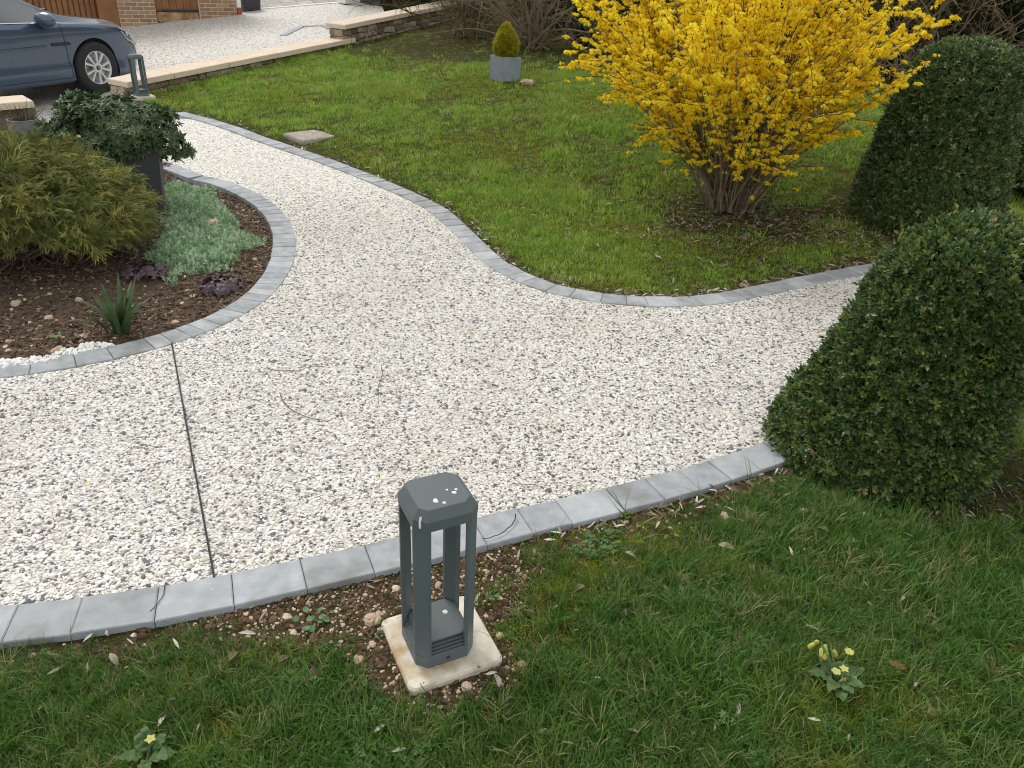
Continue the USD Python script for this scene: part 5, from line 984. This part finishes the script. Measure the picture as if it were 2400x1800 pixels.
# thin twigs on the path and kerbs
q = lambda o, s, pts: [(o[0] + x / s, o[1] + y / s) for x, y in pts]
tws = [('long thin bent twig lying flat across the middle of the path', q((400, 750), 3.687, [(830, 420), (930, 442), (1110, 450), (1190, 415), (1340, 410)]), .0016, 0), ('curved thin twig on the path left of the lamp', q((400, 750), 3.687, [(950, 650), (1040, 780), (1200, 850), (1340, 880)]), .002, 0), ('upright looking thin twig on the path above the lamp', q((400, 750), 3.687, [(1820, 405), (1830, 470), (1795, 580), (1803, 750)]), .0014, 0), ('short twig on the path below the lawn kerb curve', q((400, 750), 3.687, [(1710, 0), (1760, 50), (1830, 85)]), .0014, 0),
    ('forked grey twig leaning on the near kerb beside the lamp', q((700, 950), 2.765, [(1405, 730), (1390, 780), (1340, 830), (1250, 872), (1190, 880)]), .0022, .012), ('thin pale twig on the path right of the lamp top', q((700, 950), 2.765, [(1380, 515), (1500, 520), (1610, 542)]), .0013, 0), ('dark crooked twig across a near kerb block', q((0, 1300), 2.212, [(860, 155), (850, 200), (830, 250), (780, 300)]), .0015, .004), ('small twig on the path before the curved lawn kerb', q((1000, 350), 3.0157, [(880, 1165), (940, 1190), (990, 1222)]), .0013, 0), ('twig resting against the lawn kerb at the path junction', q((1000, 350), 3.0157, [(430, 970), (530, 960), (630, 905)]), .0013, .003), ('long bent twig reaching from the path over the lawn kerb', q((500, 0), 3.687, [(1240, 1532), (1360, 1520), (1480, 1510), (1600, 1450), (1760, 1440)]), .002, .012),
    ('faint twig on the path below the right kerb', q((1700, 500), 2.2114, [(10, 900), (120, 905), (200, 890)]), .0012, 0), ('short twig on the path near the yellow petals', q((1000, 350), 3.0157, [(1930, 1330), (1950, 1350), (1985, 1378)]), .0014, 0)]
for lab, pts, r, lift in tws:
    P3 = np.array([[*at(x, y)[:2], 0] for x, y in pts]); P3[:, 2] = hpath(P3[:, 0], P3[:, 1]) + .0045 + lift * np.linspace(1, .4, len(P3)); d = np.r_[0, np.cumsum(np.linalg.norm(np.diff(P3, axis=0), axis=1))]; P3 = np.stack([PchipInterpolator(d, P3[:, k])(np.linspace(0, d[-1], 14)) for k in range(3)], 1)
    whole('fallen_twig', tube(P3 + rng.normal(0, .0012, P3.shape) * [1, 1, 0], np.linspace(r, r * .6, 14), 5), M['twig'], lab, 'twig')
PET = None; rng = np.random.default_rng(260)
for x, y in [(591, 913), (807, 908), (867, 949), (757, 990), (884, 1118), (708, 1029), (212, 1136), (576, 807), (1316, 696), (1627, 726), (1885, 716), (1857, 780), (1110, 783), (1240, 668), (1038, 587), (1850, 672), (1075, 680), (1200, 640)]:
    p = at(x, y); loc = (p[0], p[1], float(hpath(p[0], p[1])) + .006); R_ = frames(np.array([[rng.normal(0, .15), rng.normal(0, .15), 1]]), None, rng)[0]
    if PET is None: PET = thing('fallen_petal', 'tiny yellow petal fallen on the pebbled path', 'petal', loc, 'yellow petals fallen on the path'); part(PET, 'petal', leaf(.016, .006, .3, .2, 3), M['yellow'], local=True)
    else: copy_of('fallen_petal', PET, 'tiny yellow petal fallen on the pebbled path', 'petal', loc, 'yellow petals fallen on the path', rot=R_, scale=rng.uniform(.7, 1.1))

# ------------------------------------------------------------------ grass
def tuft(seed, n, hh, w, lean, spread, segs=3):
    r = np.random.default_rng(seed); V, F_ = [], []; k = 0
    for i in range(n):
        a = r.uniform(0, 6.28); o = np.array([r.normal(0, spread), r.normal(0, spread), -.006]); L_ = hh * r.uniform(.5, 1.25); e0 = r.uniform(0, lean * .6); e1 = e0 + r.uniform(.1, lean) * 1.6; d = np.array([math.cos(a), math.sin(a), 0]); b = a + 1.57 + r.uniform(-.5, .5); sd5 = np.array([math.cos(b), math.sin(b), 0]); ww = w * r.uniform(.7, 1.3); p = o.copy(); vs = []
        for j in range(segs + 1):
            t = j / segs; e = e0 + (e1 - e0) * t; wj = ww * (1 - t ** 1.6); vs += [p - sd5 * wj / 2, p + sd5 * wj / 2] if j < segs else [p.copy()]; p = p + (d * math.sin(e) + np.array([0, 0, math.cos(e)])) * L_ / segs
        V += vs
        for j in range(segs - 1): F_ += [(k + 2 * j, k + 2 * j + 1, k + 2 * j + 3), (k + 2 * j, k + 2 * j + 3, k + 2 * j + 2)]
        F_.append((k + 2 * segs - 2, k + 2 * segs - 1, k + 2 * segs)); k += len(vs)
    return np.array(V), np.array(F_)
rng = np.random.default_rng(270)
def grass(name, P_, forms, zf, seed, size, up_sd=.15, weights=None):
    rng = np.random.default_rng(seed); n = len(P_); p = whole_stuff(name); z = zf(P_[:, 0], P_[:, 1]); ix = rng.choice(len(forms), n, p=weights)
    cloud(p, 'blades', forms, np.c_[P_, z], frames(np.c_[rng.normal(0, up_sd, (n, 2)), np.ones(n)], None, rng), size(rng, P_) if callable(size) else rng.uniform(*size, n), ix); print(name, n)
# front lawn
FG = [(tuft(300 + k, 17, hh, .0033, ln, .011), M['grass_front']) for k, (hh, ln) in enumerate(((.042, .9), (.055, 1.1), (.068, 1.2), (.048, 1.3)))] + [(tuft(306, 30, .016, .002, 1.0, .011), M['moss'])]
P_ = scatter(front_poly, .0135, rng, .6); P_ = P_[in_view(np.c_[P_, np.zeros(len(P_))], .38)]
dk = shapely.distance(shapely.points(P_), LineString(near_out)); db = np.where(shapely.contains_xy(bare, P_[:, 0], P_[:, 1]), -1, 1) * shapely.distance(shapely.points(P_), bare.exterior); nzv = nz(P_[:, 0], P_[:, 1], 7, 21); nz2 = nz(P_[:, 0], P_[:, 1], 2.2, 22)
dcone = np.hypot((P_[:, 0] - 1.6) / 1.05, (P_[:, 1] - 2.62)) - .42
dens = np.clip((dk - .012) / .09 + nzv * 1.2, .12, 1) * np.where(db < 0, np.clip(.02 - db * 0 + np.where(db > -.045, (db + .045) / .045 * .6, 0) + np.maximum(nzv - .16, 0) * 2, 0, 1), np.clip(.35 + db / .12 + nzv, .15, 1)) * np.clip(dcone / .16 + nzv * 1.5, .04, 1) * np.clip(.85 + nz2 * 1.2, .3, 1)
pad_pg = Polygon([(-.165 + .01 + x * math.cos(BY) - y * math.sin(BY), 1.487 - .012 + x * math.sin(BY) + y * math.cos(BY)) for x, y in ((-.14, -.14), (.14, -.14), (.14, .14), (-.14, .14))]).buffer(.004)
P_ = P_[(rng.random(len(P_)) < dens) & ~shapely.contains_xy(pad_pg, P_[:, 0], P_[:, 1])]
cw = at(1958, 1600)[:2]; P_ = P_[np.hypot(P_[:, 0] - cw[0], P_[:, 1] - cw[1]) > .035 + .02 * rng.random(len(P_))]
mossy = (nz(P_[:, 0], P_[:, 1], 2.6, 25) > .09) & (rng.random(len(P_)) < .5)
def fsize(r, P): return r.uniform(.55, 1.25, len(P)) * (.62 + .55 * sm(.0, .35, shapely.distance(shapely.points(P), LineString(near_out)))) * (.85 + .9 * np.clip(nz(P[:, 0], P[:, 1], 2.0, 23), -.25, .3))
grass('front_grass', P_[~mossy], FG[:4], front_z, 281, fsize, .22); grass('front_moss', P_[mossy], FG[4:], front_z, 282, (.8, 1.4))
# a few long coarse blades standing out
P2 = P_[rng.random(len(P_)) < .035]; grass('coarse_grass', P2, [(tuft(310 + k, 5, .12, .0032, 1.25, .008, 5), M['grass_front']) for k in range(3)], front_z, 283, (.6, 1.15), .3)
# small clover and daisy leaves among the grass
cl = []
for k in range(3):
    r_ = np.random.default_rng(340 + k); ms = []
    for q in range(9):
        o_ = np.array([r_.normal(0, .014), r_.normal(0, .014), r_.uniform(.012, .03)]); yy = np.array([[math.cos(b), math.sin(b), .15] for b in np.arange(3) * 2.094 + r_.uniform(0, 6)]); ms.append(placed(leaf(.009, .009, .2, .1, 2, .55), frames_y(yy, np.tile([0, 0, 1.0], (3, 1)) + r_.normal(0, .2, (3, 3))), np.tile(o_, (3, 1))))
    cl.append((join(ms), M['clover']))
P3_ = P_[(nz(P_[:, 0], P_[:, 1], 3.1, 41) > .1) & (rng.random(len(P_)) < .11)]; grass('clover', P3_, cl, front_z, 284, (.6, 1.1))
# back lawn
BG = [(tuft(320 + k, 15, hh, .0034, ln, .016, 2), M['grass']) for k, (hh, ln) in enumerate(((.026, .9), (.034, 1.0), (.042, 1.1)))] + [(tuft(326, 26, .014, .0032, 1.0, .016, 2), M['moss'])]
vis = lawn_poly.intersection(Polygon([(-4.7, 3.9), (5.5, 3.9), (5.5, 9.5), (2, 13), (-3.2, 13), (-4.7, 9.5)]))
def lawn_mask(P_, rng):
    dk = shapely.distance(shapely.points(P_), LineString(lawn_out)); nzv = nz(P_[:, 0], P_[:, 1], 5, 31); df = np.hypot((P_[:, 0] - FB[0] - .05) / 1.25, P_[:, 1] - FB[1] + .12); dc_ = np.hypot(P_[:, 0] - 2.98, P_[:, 1] - 5.78) - .55
    back = P_[:, 1] - (9.9 + .6 * nzv - .45 * np.minimum(P_[:, 0] - .3, 0) - .25 * np.maximum(P_[:, 0] - .3, 0))
    d = np.clip((dk - .035) / .16 + nzv * 1.2, .06, 1) * np.clip((df - .34) / .42 + nzv, .06, 1) * np.clip(dc_ / .25 + nzv, .05, 1) * np.clip(.8 + nz(P_[:, 0], P_[:, 1], 1.5, 33) * 1.4, .35, 1) * np.where(back > 0, np.clip(.5 - back * 1.0, .03, 1), 1)
    pc_ = np.hypot(P_[:, 0] - pc[0], P_[:, 1] - pc[1]) > .16; sl_pg = Polygon(c4).buffer(.005)
    return (rng.random(len(P_)) < d) & pc_ & ~shapely.contains_xy(sl_pg, P_[:, 0], P_[:, 1]) & (np.hypot(P_[:, 0] + 4.33, P_[:, 1] - 9.0) > .15)
for nm, pg, spc, lo, hi, sd_n in (('lawn_grass', vis.intersection(Polygon([(-6, 3), (7, 3), (7, 6.2), (-6, 6.2)])), .021, .7, 1.25, 291), ('lawn_grass', vis.intersection(Polygon([(-6, 6.2), (7, 6.2), (7, 14), (-6, 14)])), .029, .95, 1.6, 292)):
    P_ = scatter(pg, spc, rng, .6); P_ = P_[in_view(np.c_[P_, h(P_[:, 0], P_[:, 1])], .2)]; P_ = P_[lawn_mask(P_, rng)]; my = (nz(P_[:, 0], P_[:, 1], 1.7, 35) > .10) & (rng.random(len(P_)) < .5)
    grass(nm, P_[~my], BG[:3], lawn_z, sd_n, lambda r, P, lo=lo, hi=hi: r.uniform(lo * .8, hi, len(P)) * np.clip(1 + 1.6 * nz(P[:, 0], P[:, 1], 3.2, 37), .6, 1.6) * np.where(r.random(len(P)) < .06, 1.5, 1), .25); grass('lawn_moss', P_[my], BG[3:], lawn_z, sd_n + 5, (lo, hi))
P_ = scatter(left_lawn_poly.intersection(Polygon([(-6, 5.5), (-2.9, 5.5), (-2.9, 8), (-6, 8)])), .03, rng, .6); grass('left_grass', P_, BG[:3], lawn_z, 299, (.9, 1.5))
# taller grass against the garden wall and round the distant lamp
s_ = rng.random(900) * 6.5; o_ = rng.exponential(.09, 900) + .02; P_ = W0 + WD * s_[:, None] + WN * o_[:, None]; grass('wall_grass', P_[lawn_mask(P_, rng)], [(tuft(330 + k, 12, .09, .0042, .8, .02), M['grass']) for k in range(3)], lawn_z, 300, (.5, 1.1))
#@@LABELS
# what each mass is
for p_, l_, c_ in (('soil_grit', 'fine pale grit in the bare soil around the near lamp', 'grit'), ('soil_grit_001', 'small stones scattered on the bare soil around the near lamp', 'stones'), ('soil_clods', 'crumbs of brown earth around the near lamp', 'soil'), ('kerb_soil_clods', 'crumbs of earth along the front edge of the near kerb', 'soil'), ('kerb_soil_grit', 'small stones along the front edge of the near kerb', 'grit'),
    ('bed_grit', 'small stones in the flower bed', 'grit'), ('bed_clods', 'crumbs of brown earth in the flower bed', 'soil'), ('white_gravel', 'strip of white gravel behind the bed kerb at the left', 'gravel'), ('kerbside_leaf_litter', 'dry leaf litter along the curved kerb of the back lawn', 'leaf litter'), ('kerbside_leaf_litter_001', 'dry leaf litter along the near kerb', 'leaf litter'),
    ('bush_leaf_litter', 'brown leaf litter under the yellow flowering bush', 'leaf litter'), ('cone_leaf_litter', 'leaf litter at the foot of the tall clipped cone', 'leaf litter'), ('cone_leaf_litter_001', 'leaf litter at the foot of the large near cone', 'leaf litter'), ('lawn_litter', 'scattered dry leaves in the back lawn', 'leaf litter'), ('lawn_litter_001', 'scattered dry bits in the front lawn grass', 'leaf litter'), ('back_leaf_litter', 'brown leaf litter under the bare shrubs at the back', 'leaf litter'),
    ('bark_mulch', 'brown bark chips covering the flower bed', 'mulch'), ('soil_litter', 'dry bits lying on the bare soil around the near lamp', 'litter'), ('front_grass', 'dark green grass of the front lawn', 'grass'), ('front_moss', 'yellow green moss in the front lawn', 'moss'), ('coarse_grass', 'long coarse grass blades standing in the front lawn', 'grass'), ('clover', 'small clover leaves in the front lawn', 'clover'),
    ('lawn_grass', 'short green grass of the back lawn nearer the path', 'grass'), ('lawn_grass_001', 'short green grass of the back lawn towards the wall', 'grass'), ('lawn_moss', 'moss in the back lawn nearer the path', 'moss'), ('lawn_moss_001', 'moss in the back lawn towards the wall', 'moss'), ('left_grass', 'patch of grass behind the flower bed at the left', 'grass'), ('wall_grass', 'taller grass along the foot of the garden wall', 'grass')):
    q_ = stage.GetPrimAtPath('/World/' + p_)
    if q_: say(q_, l_, c_)
    else: print('no', p_)
